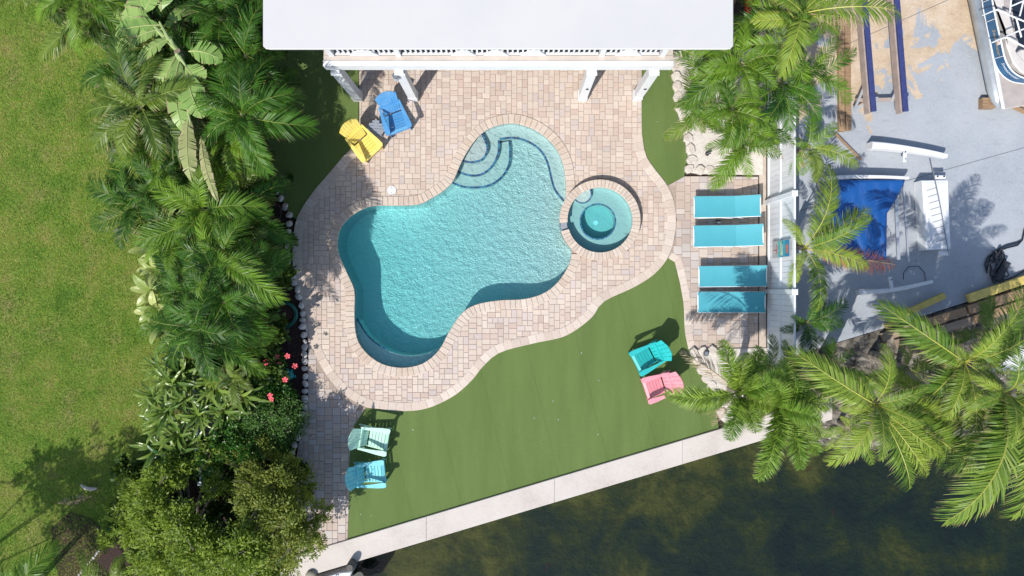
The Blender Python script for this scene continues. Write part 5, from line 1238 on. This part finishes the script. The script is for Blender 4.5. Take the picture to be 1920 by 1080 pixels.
# hose coil on a mulch ring
hg = pm('green_hose', (.02, .20, .15, 1), (.015, .13, .10, 1), 6, .35)
ho = empty('garden_hose', W(534, 590), 0, 'green garden hose coiled around a mound of mulch', 'hose')
P = []
for k in range(340):
    a = k / 34 * 2 * math.pi; r = .36 + .03 * math.sin(k * .11) + .02 * math.sin(a * .5); P.append((r * math.cos(a), r * .95 * math.sin(a), .03 + .012 * (k / 34) + .012 * math.sin(k * .3)))
MB().tube(P, .011, 5).build('coil', hg, ho)
mo = empty('mulch_mound', W(533, 586), 0, 'round mound of brown mulch inside the coiled hose', 'mulch'); MB().ellip((0, 0, -.02), (.30, .31, .10), 16, 8).build('mound', pm('red_brown_mulch', (.12, .055, .04, 1), (.04, .02, .016, 1), 30, .95, bump=1, bscale=40, bdist=.03), mo, True)
cs = []; rg2 = random.Random(4)
mb = MB()
for i in range(1500):
    if i < 260: a = rg2.uniform(0, 6.28); r = .3 * math.sqrt(rg2.random()); c = W(533, 586); x, y, z = c.x + r * math.cos(a), c.y + r * math.sin(a), .03 + .06 * (1 - r / .3)
    else: u, v = rg2.uniform(500, 568), rg2.uniform(330, 790); c = W(u, v); x, y, z = c.x, c.y, -.035
    mb.bar((x, y, z), (x + rg2.uniform(-.05, .05), y + rg2.uniform(-.05, .05), z + rg2.uniform(-.01, .015)), .012, .006)
tag(mb.build('mulch_chips', pm('mulch_chip', (.16, .08, .06, 1), (.06, .03, .025, 1), 12, .9)), kind='stuff', label='loose brown mulch chips in the bed')
tu = empty('turtle_ornament', W(543, 703, .08).xy.to_3d(), R(115), 'small teal turtle ornament lying in the mulch below the flowers', 'ornament'); tm = pm('teal_glaze', (.01, .22, .22, 1), (.02, .34, .32, 1), 25, .25)
MB().ellip((0, 0, .05), (.14, .105, .07), 14, 8).build('shell', tm, tu, True); MB().ellip((.16, 0, .05), (.045, .035, .03)).build('head', tm, tu, True)
for sx_, sy_ in ((.09, 1), (.09, -1), (-.1, 1), (-.1, -1)): MB().ellip((sx_, sy_ * .10, .03), (.05, .035, .015)).build('flipper', tm, tu, True)
# white garden fence in the left bed
gf = empty('garden_fence', W(372, 760, 1.2).xy.to_3d(), 0, 'low white garden fence half buried in the left planting', 'fence')
xf = lambda v: W(359 + (v - 672) * .078, v, 1.25).x
def frail(v0, v1): a, b = W(359 + (v0 - 672) * .078, v0, 1.25), W(359 + (v1 - 672) * .078, v1, 1.25); return a, b
a, b = frail(655, 905); gl_ = gf.location
MB().bar(a - gl_, b - gl_, .06, .05, .01).build('top_rail', WVINYL, gf)
MB().bar((a.x - gl_.x, a.y - gl_.y, .2), (b.x - gl_.x, b.y - gl_.y, .2), .04, .08, .01).build('bottom_rail', WVINYL, gf)
for k in range(5):
    q = a.lerp(b, k / 4) - gl_; po = MB().box((q.x, q.y, .66), (.1, .1, 1.32), ch=.008).build('post', WVINYL, gf); MB().box((q.x, q.y, 1.335), (.12, .12, .03), ch=.01).build('post_cap', WVINYL, po)
for k in range(32):
    q = a.lerp(b, (k + .5) / 32) - gl_; MB().box((q.x, q.y, .72), (.02, .085, 1.0)).build('board', WVINYL, gf)

# ------------------------------------------------------------ things in the yard on the right
def pprism(pts, z0, z1, ch=0.0): return MB().prism(px(pts, z1), z0, z1, ch)
def local(o, c): o.location = (-c[0], -c[1], -c[2]); return o
# boat bunks
bc2 = W(1660, 105); bk = empty('bunk_trailer', bc2, 0, 'boat cradle of two long blue carpeted bunks with aluminium braces', 'boat cradle')
BLUC = pm('blue_carpet', (.025, .035, .13, 1), (.035, .05, .17, 1), 10, .9, bump=.4)
TAN = pm('tan_beam', (.42, .34, .30, 1), (.33, .27, .24, 1), 4, .8)
for (u0, u1) in ((1620, 1638), (1681, 1698)):
    A, B = W(u0, -260, .62), W(u1, 209, .62)
    A = W(u0 - 20, -260, .62)
    local(MB().bar(A, B, .145, .09, .015).build('bunk', BLUC, bk), bc2)
    d = Vector((0, 0, .20)); x = Vector((-.045, 0, 0)); local(MB().bar(A - d + x, B - d + x, .10, .26).build('beam', TAN, bk), bc2)
for pts in (((1602, 205), (1628, 145)), ((1602, 207), (1634, 188)), ((1671, 190), (1684, 165))):
    a, b = W(*pts[0], .25), W(*pts[1], .3); local(MB().bar(a, b, .07, .05, .005).build('brace', ALU, bk), bc2)
a, b = W(1605, 188, .2), W(1690, 186, .2); local(MB().bar(a, b, .09, .09, .005).build('cross_member', TAN, bk), bc2)
for u, v in ((1634, 190), (1692, 190), (1618, -40), (1676, -40)): q = W(u, v); local(MB().box((q.x, q.y, .15), (.09, .09, .3)).build('leg', ALU, bk), bc2)
# long timber
tc = W(1585, 150); tm_ = empty('timber', tc, 0, 'long weathered double timber lying on the yard beside the bunks', 'timber')
for u0, u1, e in ((1578, 1579, 246), (1589.5, 1591.5, 244)):
    A, B = W(u0, 30, .12), W(u1, e, .12); local(MB().bar(A - Vector((0, 0, .06)), B - Vector((0, 0, .06)), .165, .12, .008).build('beam', WOOD, tm_), tc)
o = MB().bar(W(1566, 250, .05), W(1614, 299, .05), .06, .05, .006).build('wood_strip', WOOD); tag(o, 'thin wooden strip lying diagonally below the long timber', 'timber')
# white beam with bracket
def hullbeam(label, spine, w0, w1, z, brk, name='beam', hgt=.35):
    c = W(*spine[0]); o = empty('white_beam', c, 0, label, 'beam'); L = [W(u, v, z) for u, v in spine]; n = len(L)
    line = smooth_line([(p.x, p.y) for p in L], False, .12); m = len(line); mb = MB(); P = []; O1 = offset(line, 1, False)
    for i, (x, y) in enumerate(line):
        f = i / (m - 1); w = w0 + (w1 - w0) * f; nx, ny = O1[i][0] - x, O1[i][1] - y; l = math.hypot(nx, ny); nx /= l; ny /= l
        hz = hgt * (1 - .45 * f)
        for s, zz in ((-.5, z - hz), (-.5, z - .03), (-.35, z), (.35, z), (.5, z - .03), (.5, z - hz)): P.append((x + nx * w * s - c.x, y + ny * w * s - c.y, zz))
    fs = [(i * 6 + j, i * 6 + 6 + j, i * 6 + 6 + (j + 1) % 6, i * 6 + (j + 1) % 6) for i in range(m - 1) for j in range(6)] + [tuple(range(6)), tuple(reversed(range((m - 1) * 6, m * 6)))]
    mb.add(P, fs).build('body', WHITE, o)
    if brk:
        q = W(brk[0], brk[1], z) - c; M = Matrix.Rotation(R(brk[2]), 3, 'Z')
        bb = MB().box((q.x, q.y, z - .02), (.10, .36, .05), M, .008).build('bracket', WHITE, o); MB().tube([(q.x, q.y + .1, z), (q.x, q.y + .1, z + .03)], .022, 8).build('bolt', pm('grey_metal', (.22, .24, .28, 1)), bb); MB().tube([(q.x, q.y - .1, z), (q.x, q.y - .1, z + .03)], .022, 8).build('bolt', ALU, bb)
    return o
hullbeam('white tapered beam with a bracket lying alone on the upper yard', [(1636, 271), (1665, 273), (1710, 279), (1750, 286), (1777, 292)], .20, .12, .36, (1697, 292, -5))
hullbeam('white beam bordering the top of the blue tarpaulin', [(1552, 334), (1600, 331), (1650, 331), (1705, 333)], .12, .08, .40, None)
hullbeam('white beam with upright bracket lying below the rust red frond', [(1611, 549), (1680, 543), (1750, 528)], .13, .09, .40, (1671, 531, 8), hgt=.2)
# blue tarpaulin with folds
t = NT('blue_tarpaulin'); p = t.obj(); t.c(t.mix(t.noise(p, 4, 4), (.005, .055, .22, 1), (.008, .09, .32, 1)), t.p.inputs['Base Color']); t.p.inputs['Roughness'].default_value = .38; t.c(t.bump(t.noise(t.mapping(p, (3, .8, 1), (0, 0, .3)), 3, 4), .5, .03), t.p.inputs['Normal']); TARP = t.m
tc = W(1620, 410); tp_ = MB(); rows = []; nr_, nc_ = 26, 22
for i in range(nr_ + 1):
    f = i / nr_; v = 337 + f * 150; uL = 1557 + f * 4
    ur = 1697 - 62 * min(1, f / .42) ** 1.1 if f < .42 else 1663 - 3 * math.sin((f - .42) * 3) 
    ur = 1697 - (34 * (f / .42) ** 1.25 if f < .42 else 34 + 2 * (f - .42))
    for j in range(nc_ + 1):
        g_ = j / nc_; z = .36 - .29 * f + .035 * math.sin(f * 9 + g_ * 7) * math.sin(g_ * 5 + 1) + .02 * math.sin(g_ * 31 - f * 12) * g_; q = W(uL + (ur - uL) * g_, v, z); tp_.v.append(tuple(q - tc)); tp_.at.append(0)
for i in range(nr_):
    for j in range(nc_): a = i * (nc_ + 1) + j; tp_.f.append((a, a + nc_ + 1, a + nc_ + 2, a + 1)); tp_.mi.append(0)
o = tp_.build('tarpaulin', TARP, None, True, tc); so = o.modifiers.new('s', 'SOLIDIFY'); so.thickness = .01; tag(o, 'bright blue tarpaulin stretched below a white beam', 'tarpaulin')
for (a, b, w, lab) in (((1680, 372), (1685, 487), .085, 'wide flat aluminium pole beside the blue tarpaulin'), ((1694, 350), (1704, 492), .04, 'thin aluminium pole, the outer one beside the tarpaulin'), ((1551, 330), (1545, 375), .04, 'short aluminium pole left of the tarpaulin')):
    o = MB().bar(W(*a, .2), W(*b, .2), w, .04, .006).build('aluminium_pole', ALU); tag(o, lab, 'pole')
# white dock box with ruled lines and a staff across
c = W(1752, 405); bxo = empty('white_box', c, 0, 'long white box with short ruled lines and a staff lying across it', 'box'); zt = .42
quad = [(1729, 338), (1778, 337), (1783, 466), (1737, 469)]
local(pprism(quad, 0, zt, .02).build('body', WVINYL, bxo), c)
local(pprism([(1733, 343), (1774, 342), (1779, 461), (1741, 463)], zt + .0005, zt + .012, .006).build('lid', WHITE, bxo), c)
gm = pm('thin_grey_line', (.25, .26, .28, 1))
for i in range(9):
    f = i / 8; a, b = W(1738 + 17 * f, 355.5 + 103 * f * .93 + 2, zt + .0185), W(1755 + 19 * f, 350 + 103 * f * .93 + 2, zt + .0185); local(MB().bar(a, b, .012, .012).build('rung_line', gm, bxo), c)
for u, v, hh in ((1764, 332, .1), (1771, 475, .1)): q = W(u, v, zt); local(MB().box((q.x, q.y, zt - .03), (.30, .11, .04), ch=.01).build('bracket', WHITE, bxo), c)
for u in (1758, 1770): q = W(u, 331, zt); local(MB().tube([(q.x, q.y, zt - .02), (q.x, q.y, zt + .02)], .02, 8).build('bolt', BLACK, bxo), c)
sf = MB().tube([W(1748, 314, .5), W(1764, 390, .5), W(1779, 478, .48)], [.018, .014, .012], 8).build('staff', pm('grey_metal', (.22, .24, .28, 1))); tag(sf, 'thin grey boat hook lying diagonally over the white box', 'boat hook')
# black hose heap
ho = empty('black_hose', W(1867, 500), 0, 'thick heap of coiled black hose on the right of the yard', 'hose'); rg3 = random.Random(3)
hl = ho.location
P = []
for k in range(420):
    a = k / 15; r = .19 + .06 * math.sin(k * .37) + rg3.uniform(-.01, .01); P.append((r * math.cos(a) * .9 + .05 * math.sin(k * .03), r * 1.8 * math.sin(a) + .1 * math.sin(k * .05), .03 + .16 * abs(math.sin(k * .021))))
MB().tube(P, .017, 6).build('coil', BLACK, ho)
for off in (0, 5): MB().tube([tuple(W(u, v, .04) - hl) for u, v in ((1851, 512 - off), (1847 + off, 496), (1852 + off, 482), (1866 + off, 473 - off), (1888, 465 - off), (1908, 460 - off), (1917, 450), (1921, 430))], .02, 6).build('hose_run', BLACK, ho)
MB().tube([tuple(W(u, v, .04) - hl) for u, v in ((1880, 526), (1900, 520), (1925, 505))], .018, 6).build('hose_run', BLACK, ho)
MB().bar(W(1866, 527, .1) - hl, W(1888, 490, .25) - hl, .2, .2, .05).build('hose_bundle', BLACK, ho)
cr = MB().tube([W(1694, 524, .03), W(1694, 512, .06), W(1704, 500, .08), W(1722, 499, .08), W(1734, 512, .06), W(1735, 528, .03)], .011, 6).build('cable', BLACK); tag(cr, 'thin black cable loop beside the lower white beam', 'cable')
# yellow and brown timbers of the bulkhead
for (a, b, w, z, m, lab) in (((1694, 590), (1773, 554), .17, .20, YELW, 'short yellow timber with a sawn end on the yard'), ((1662, 612), (1700, 596), .15, .14, YELW, 'yellow timber end poking out under the palm frond'), ((1817, 560), (1960, 512), .24, .24, YELW, 'long yellow timber at the right edge of the yard'),
                        ((1655, 633), (1736, 607), .24, .10, WOODG, 'brown bulkhead board, uppermost left under the frond'), ((1741, 605), (1813, 583), .24, .13, WOOD, 'light brown bulkhead board in the middle of the upper row'), ((1817, 581), (1980, 530), .26, .15, WOOD, 'brown bulkhead board at the right end of the upper row'),
                        ((1680, 645), (1752, 624), .25, .05, WOODG, 'grey brown bulkhead board of the lower row, left'), ((1755, 622), (1826, 600), .24, .06, WOODG, 'grey brown bulkhead board in the middle of the lower row'), ((1829, 599), (1980, 550), .24, .07, WOOD, 'brown bulkhead board at the right of the lower row')):
    o = MB().bar(W(*a, z) - Vector((0, 0, .06)), W(*b, z) - Vector((0, 0, .06)), w, .12, .01).build('timber', m); tag(o, lab, 'timber', 'timbers along the edge of the yard')
# rubble bank
def bank_z(x, y):
    d = (y - (-.299 * 0)) ; return 0
mb = MB(); nx_, ny_ = 70, 34; rg4 = random.Random(8)
for i in range(nx_ + 1):
    for j in range(ny_ + 1):
        u = 1490 + 640 * i / nx_; top_v = 672 - (u - 1489) * .305 - 4; bot_v = 850 + 10 * math.sin(u * .02); f = j / ny_; v = top_v + (bot_v - top_v) * f
        z = -.03 - .02 * f - .9 * max(0, (f - .62) / .38) ** 1.6 + rg4.uniform(-.03, .05) * (1 if .03 < f else 0); q = W(u, v, 0); mb.v.append((q.x, q.y, z)); mb.at.append(0)
for i in range(nx_):
    for j in range(ny_): a = i * (ny_ + 1) + j; mb.f.append((a, a + 1, a + ny_ + 2, a + ny_ + 1)); mb.mi.append(0)
tag(mb.build('rubble_bank', RUBBLE, None), kind='structure')
RG = pm('grey_bank_rock', (.40, .38, .34, 1), (.16, .14, .12, 1), 7, .9, bump=.8, bscale=12, bdist=.03, var=.25)
V = []; mb = MB()
rk = [(list(m.vertices), [tuple(p.vertices) for p in m.polygons]) for m in RM[:3]]
for i in range(600):
    u = rg4.uniform(1495, 1960); top_v = 672 - (u - 1489) * .305; v = rg4.uniform(top_v + 18, 850); q = W(u, v); s = rg4.uniform(.015, .07); vv, ff = rg4.choice(rk); ro = Matrix.Rotation(rg4.uniform(0, 6), 3, 'Z')
    f = (v - top_v) / (850 - top_v); z = -.04 - .9 * max(0, (f - .62) / .38) ** 1.6
    mb.add([(ro @ (x.co * s)) + Vector((q.x, q.y, z)) for x in vv], ff)
tag(mb.build('bank_rocks', RG), kind='stuff', label='loose grey rubble stones of the bank')
bmesh_ = rock_mesh(33, 1, .8, .6); bmesh_.materials[0] = RG
for (u, v, s, lab) in ((1600, 790, .22, 'large pale boulder under the left coconut palm'), (1722, 800, .25, 'dark boulder at the water below the middle palm'), (1820, 835, .24, 'brown boulder at the right water edge'), (1570, 815, .2, 'dark boulder at the end of the seawall'), (1585, 668, .25, 'pale boulder below the yard corner')):
    o = place('boulder', bmesh_, None, W(u, v) + Vector((0, 0, -.1)), (0, 0, u), s); tag(o, lab, 'boulder')
# white boat bow
c = W(1900, 675, .5); bo = empty('white_boat', (c.x, c.y, 0), 0, 'pointed bow of a white boat at the right edge of the bank', 'boat'); z = .55
top = px([(1857, 697), (1880, 672), (1905, 652), (1960, 625), (2080, 600), (2080, 690), (1960, 692), (1900, 695)], z); bt = px([(1885, 690), (1905, 675), (1950, 650), (2070, 625), (2070, 680), (1960, 684), (1910, 689)][:1] + [(1893, 684), (1908, 670), (1955, 648), (2070, 620), (2070, 680), (1960, 684), (1905, 688)], 0)
n = len(top); mb = MB(); mb.add([(x - c.x, y - c.y, z) for x, y in top] + [(x - c.x, y - c.y, .0) for x, y in bt], [tuple(reversed(range(n))) if area(top) < 0 else tuple(range(n))] + [(i, (i + 1) % n, (i + 1) % n + n, i + n) for i in range(n)]); mb.build('hull', WHITE, bo)
tr_ = top + [top[0]]; MB().tube([(x - c.x, y - c.y, z) for x, y in top[:6]], .02, 6).build('gunwale', ALU, bo)
# red kayak at the top
kc = W(1407, -5, .4); ky = empty('kayak', (kc.x, kc.y, 0), 0, 'red kayak end showing between palms at the top edge', 'kayak')
MB().ellip((0, .9, .25), (.17, 1.5, .2), 12, 14).build('hull', pm('red_plastic', (.45, .012, .02, 1), None, 4, .35), ky, True); MB().tube([(.0, -.3, .44), (0, 2.0, .44)], .02, 6).build('deck_line', BLACK, ky)

# ------------------------------------------------------------ pontoon boat
c = W(1875, 80); pb = empty('pontoon_boat', c, 0, 'pontoon boat with navy side panels, cream seats and aluminium frame', 'boat')
lc = lambda o: local(o, c)
A, B = W(1818, -60, .33), W(1866, 172, .33); d = (B - A).normalized()
lc(MB().tube([A, B, B + d * .25, B + d * .48], [.185, .185, .15, .04], 18).build('pontoon', pm('pontoon_aluminium', (.50, .53, .55, 1), (.38, .41, .43, 1), 3, .35, metal=.5), pb, True))
lc(MB().tube([A + Vector((2.2, .5, 0)), B + Vector((2.2, -.1, 0))], .185, 16).build('pontoon', pm('pontoon_aluminium', (.5, .53, .55, 1)), pb, True))
lc(pprism([(1836, -60), (1884, 204), (1990, 185), (1990, -60)], .50, .58, .01).build('deck', pm('beige_deck', (.40, .36, .33, 1), (.34, .30, .28, 1), 6, .8), pb))
lc(MB().tube([W(1832, -60, .55), W(1881, 203, .55)], .045, 8).build('rub_rail', WALU, pb)); lc(MB().tube([W(1881, 203, .55), W(1990, 184, .55)], .03, 8).build('rub_rail', WALU, pb))
curve = smooth_line([tuple(W(u, v, .60)[:2]) for u, v in ((1838, -60), (1841, 0), (1849, 45), (1858, 85), (1864, 112), (1870, 128), (1880, 142), (1895, 152), (1912, 156), (1935, 157), (1980, 150))], False, .07)
FZ0, FZ1 = .62, .98
mb = MB(); n = len(curve); O = offset(curve, .02, False); P = [(x, y, FZ0) for x, y in curve] + [(x, y, FZ1) for x, y in curve] + [(x, y, FZ1) for x, y in O] + [(x, y, FZ0) for x, y in O]
fs = []
for i in range(n - 1):
    for k in range(4): a = k * n + i; b = ((k + 1) % 4) * n + i; fs.append((a, a + 1, b + 1, b))
NAVY = pm('navy_panel', (.020, .085, .19, 1), (.03, .12, .24, 1), 3, .3); mb.add(P, fs); lc(mb.build('side_panel', NAVY, pb))
for z, r in ((FZ0 - .01, .018), (FZ1 + .01, .022)): lc(MB().tube([(x, y, z) for x, y in curve], r, 6).build('panel_rail', WALU, pb))
cl_ = [0]
for a, b in zip(curve, curve[1:]): cl_.append(cl_[-1] + math.dist(a, b))
def atc(s):
    for i in range(len(cl_) - 1):
        if cl_[i + 1] >= s: k = (s - cl_[i]) / (cl_[i + 1] - cl_[i]); p0, p1 = Vector(curve[i]), Vector(curve[i + 1]); return p0.lerp(p1, k), (p1 - p0).normalized()
    return Vector(curve[-1]), (Vector(curve[-1]) - Vector(curve[-2])).normalized()
for v in (40, 112, 5, -30):
    s = min(range(n), key=lambda i: abs(curve[i][1] - W(0, v, .6).y)); p_, T_ = atc(cl_[s]); nn = Vector((T_.y, -T_.x))
    lc(MB().tube([(p_.x + nn.x * .012, p_.y + nn.y * .012, FZ0), (p_.x + nn.x * .012 + T_.x * .04, p_.y + nn.y * .012 + T_.y * .04, FZ1)], .011, 6).build('stanchion', WALU, pb))
def text_mesh(s, size):
    cu = bpy.data.curves.new('lettering', 'FONT'); cu.body = s; cu.size = size; cu.extrude = .001; cu.shear = .35; o = bpy.data.objects.new('lettering', cu); col.objects.link(o)
    dg = bpy.context.evaluated_depsgraph_get(); me = bpy.data.meshes.new_from_object(o.evaluated_get(dg)); bpy.data.objects.remove(o); return me
def side_text(s, s0, size, z, mat, name='lettering'):
    me = text_mesh(s, size); me.materials.clear(); me.materials.append(mat)
    for v_ in me.vertices:
        p_, T_ = atc(s0 + v_.co.x); nn = Vector((T_.y, -T_.x)); v_.co = Vector((p_.x + nn.x * (.006 + v_.co.z), p_.y + nn.y * (.006 + v_.co.z), z + v_.co.y))
    o = bpy.data.objects.new(name, me); col.objects.link(o); o.parent = pb; lc(o)
s60 = cl_[min(range(n), key=lambda i: abs(curve[i][1] - W(0, 55, .75).y))]
side_text('Sweetwater', s60, .155, .78, pm('gold_lettering', (.50, .36, .16, 1), None, 9, .4))
s140 = cl_[min(range(n), key=lambda i: abs(curve[i][0] - W(1872, 0, .75).x) + (0 if curve[i][1] < W(0, 100).y else 9))]
side_text('Sweetwater', s140 + .12, .135, .82, WALU)
q, T_ = atc(s60 + .42); nn = Vector((T_.y, -T_.x)); lc(MB().tube([(q.x, q.y, .90), (q.x + nn.x * .02, q.y + nn.y * .02, .90)], .055, 16).build('round_decal', pm('pale_decal', (.70, .55, .50, 1)), pb))
CREAM = pm('cream_vinyl', (.58, .54, .50, 1), (.50, .47, .44, 1), 4, .5)
def seat(pts, z0, z1, name='seat', m=CREAM): return lc(pprism(pts, z0, z1, .03).build(name, m, pb))
seat([(1858, -20), (1872, -20), (1888, 85), (1900, 118), (1915, 135), (1925, 140), (1925, 118), (1908, 100), (1898, 80)], .58, .98, 'bench_back')
seat([(1876, 15), (1892, 22), (1903, 62), (1896, 72), (1888, 70)], .58, .92); seat([(1893, 68), (1903, 60), (1912, 82), (1905, 95), (1898, 90)], .58, .92)
seat([(1903, 100), (1915, 92), (1960, 92), (1960, 140), (1925, 138), (1910, 125)], .58, .90); seat([(1870, -20), (1885, -20), (1884, 10), (1874, 12)], .58, .92)
lc(pprism([(1897, 0), (1990, 0), (1990, 88), (1912, 84), (1904, 58)], .581, .60).build('floor', pm('dark_floor', (.012, .02, .035, 1), None, 5, .5), pb))
for a, b in (((1868, 18), (1925, 42)), ((1893, 25), (1897, -10)), ((1912, 30), (1922, -10)), ((1905, 32), (1915, 70)), ((1893, 65), (1925, 52)), ((1886, 70), (1925, 90)), ((1895, 12), (1918, 2))):
    lc(MB().tube([W(*a, 1.35), W(*b, 1.35)], .022, 6).build('frame_tube', WALU, pb))
for u, v in ((1868, 18), (1893, 65), (1886, 70)): a = W(u, v, 1.35); lc(MB().tube([a, (a.x - .1, a.y, .95)], .018, 6).build('frame_tube', WALU, pb))
q = W(1846, 196); ob = MB().box((0, 0, .1), (.36, .30, .2), ch=.008).build('wood_block', WOOD, None, loc=(q.x, q.y, 0)); tag(ob, 'square wooden block under the tip of the pontoon', 'wood block')
for i, (a, b, w, lab) in enumerate((((1886, 180), (1925, 200), .12, 'pale plank below the boat bow, upper one'), ((1884, 192), (1925, 212), .12, 'pale plank below the boat bow, lower one'), ((1884, 185), (1905, 158), .13, 'dark plank propped under the boat bow'), ((1900, 172), (1930, 185), .10, 'short plank tucked behind the boat bow'))):
    o = MB().bar(W(*a, .08 + .03 * i), W(*b, .08 + .03 * i), w, .04, .005).build('plank', WOOD if i != 2 else pm('dark_plank', (.07, .05, .05, 1))); tag(o, lab, 'plank')

# ------------------------------------------------------------ moored boat at the bottom edge
d = (B1 - B0).xy.normalized(); nn = Vector((d.y, -d.x)); c = Vector(on(B0, B1, 600)).to_3d() + Vector((nn.x * .12, nn.y * .12, 0)); mbo = empty('moored_boat', (c.x, c.y, 0), math.atan2(d.y, d.x), 'white decked boat moored against the seawall at the bottom edge', 'boat')
MB().prism([(-3.5, -1.6), (-3.5, -.05), (.55, -.05), (.9, -.12), (.75, -.3), (.6, -.35), (.75, -1.2), (.5, -1.6)], -.85, .02, .03).build('hull', WHITE, mbo)
for k in range(5): MB().box((-1.2, -.16 - .17 * k, .035), (3.4, .145, .025), ch=.005).build('deck_board', WVINYL, mbo)
MB().tube([(-3.4, -.03, .16), (.5, -.03, .20)], .05, 8).build('gunwale', WALU, mbo); MB().tube([(.95, -.32, .05), (1.15, -.22, .32)], [.10, .13], 12).build('outboard_head', pm('olive_tan', (.30, .29, .22, 1)), mbo)
MB().ellip((1.0, -.5, -.1), (.28, .15, .16)).build('outboard_cowl', pm('olive_tan', (.3, .29, .22, 1)), mbo, True)
pz = W(655, 1066, .45); pl_ = MB().tube([(0, 0, -1.9), (0, 0, .30), (0, 0, .42)], [.12, .12, .09], 16).build('piling', pm('dark_piling', (.10, .10, .09, 1), None, 6, .8), None, loc=(pz.x, pz.y, 0)); tag(pl_, 'round dark piling beside the boat at the seawall', 'piling')
q = W(585, 1078); o = MB().ellip((0, 0, .1), (.17, .17, .09), 14, 8).build('round_cushion', pm('olive_tan', (.3, .29, .22, 1)), None, True, (q.x, q.y, 0)); tag(o, 'round olive cushion on the seawall at the bottom edge', 'cushion')
# flecks on the turf
mb = MB(); rg5 = random.Random(2)
for (u, v) in ((1090, 662), (1123, 713), (1037, 752), (1047, 787), (1002, 784), (774, 806), (676, 965), (696, 967), (1121, 815), (1350, 310), (1232, 228), (870, 520)):
    if (u, v) == (870, 520): continue
    q = W(u, v); mb.box((q.x, q.y, -.008), (rg5.uniform(.015, .03), rg5.uniform(.01, .02), .008), Matrix.Rotation(rg5.uniform(0, 3), 3, 'Z'))
tag(mb.build('fallen_petals', WHITE), kind='stuff', label='tiny pale flecks scattered over the turf')
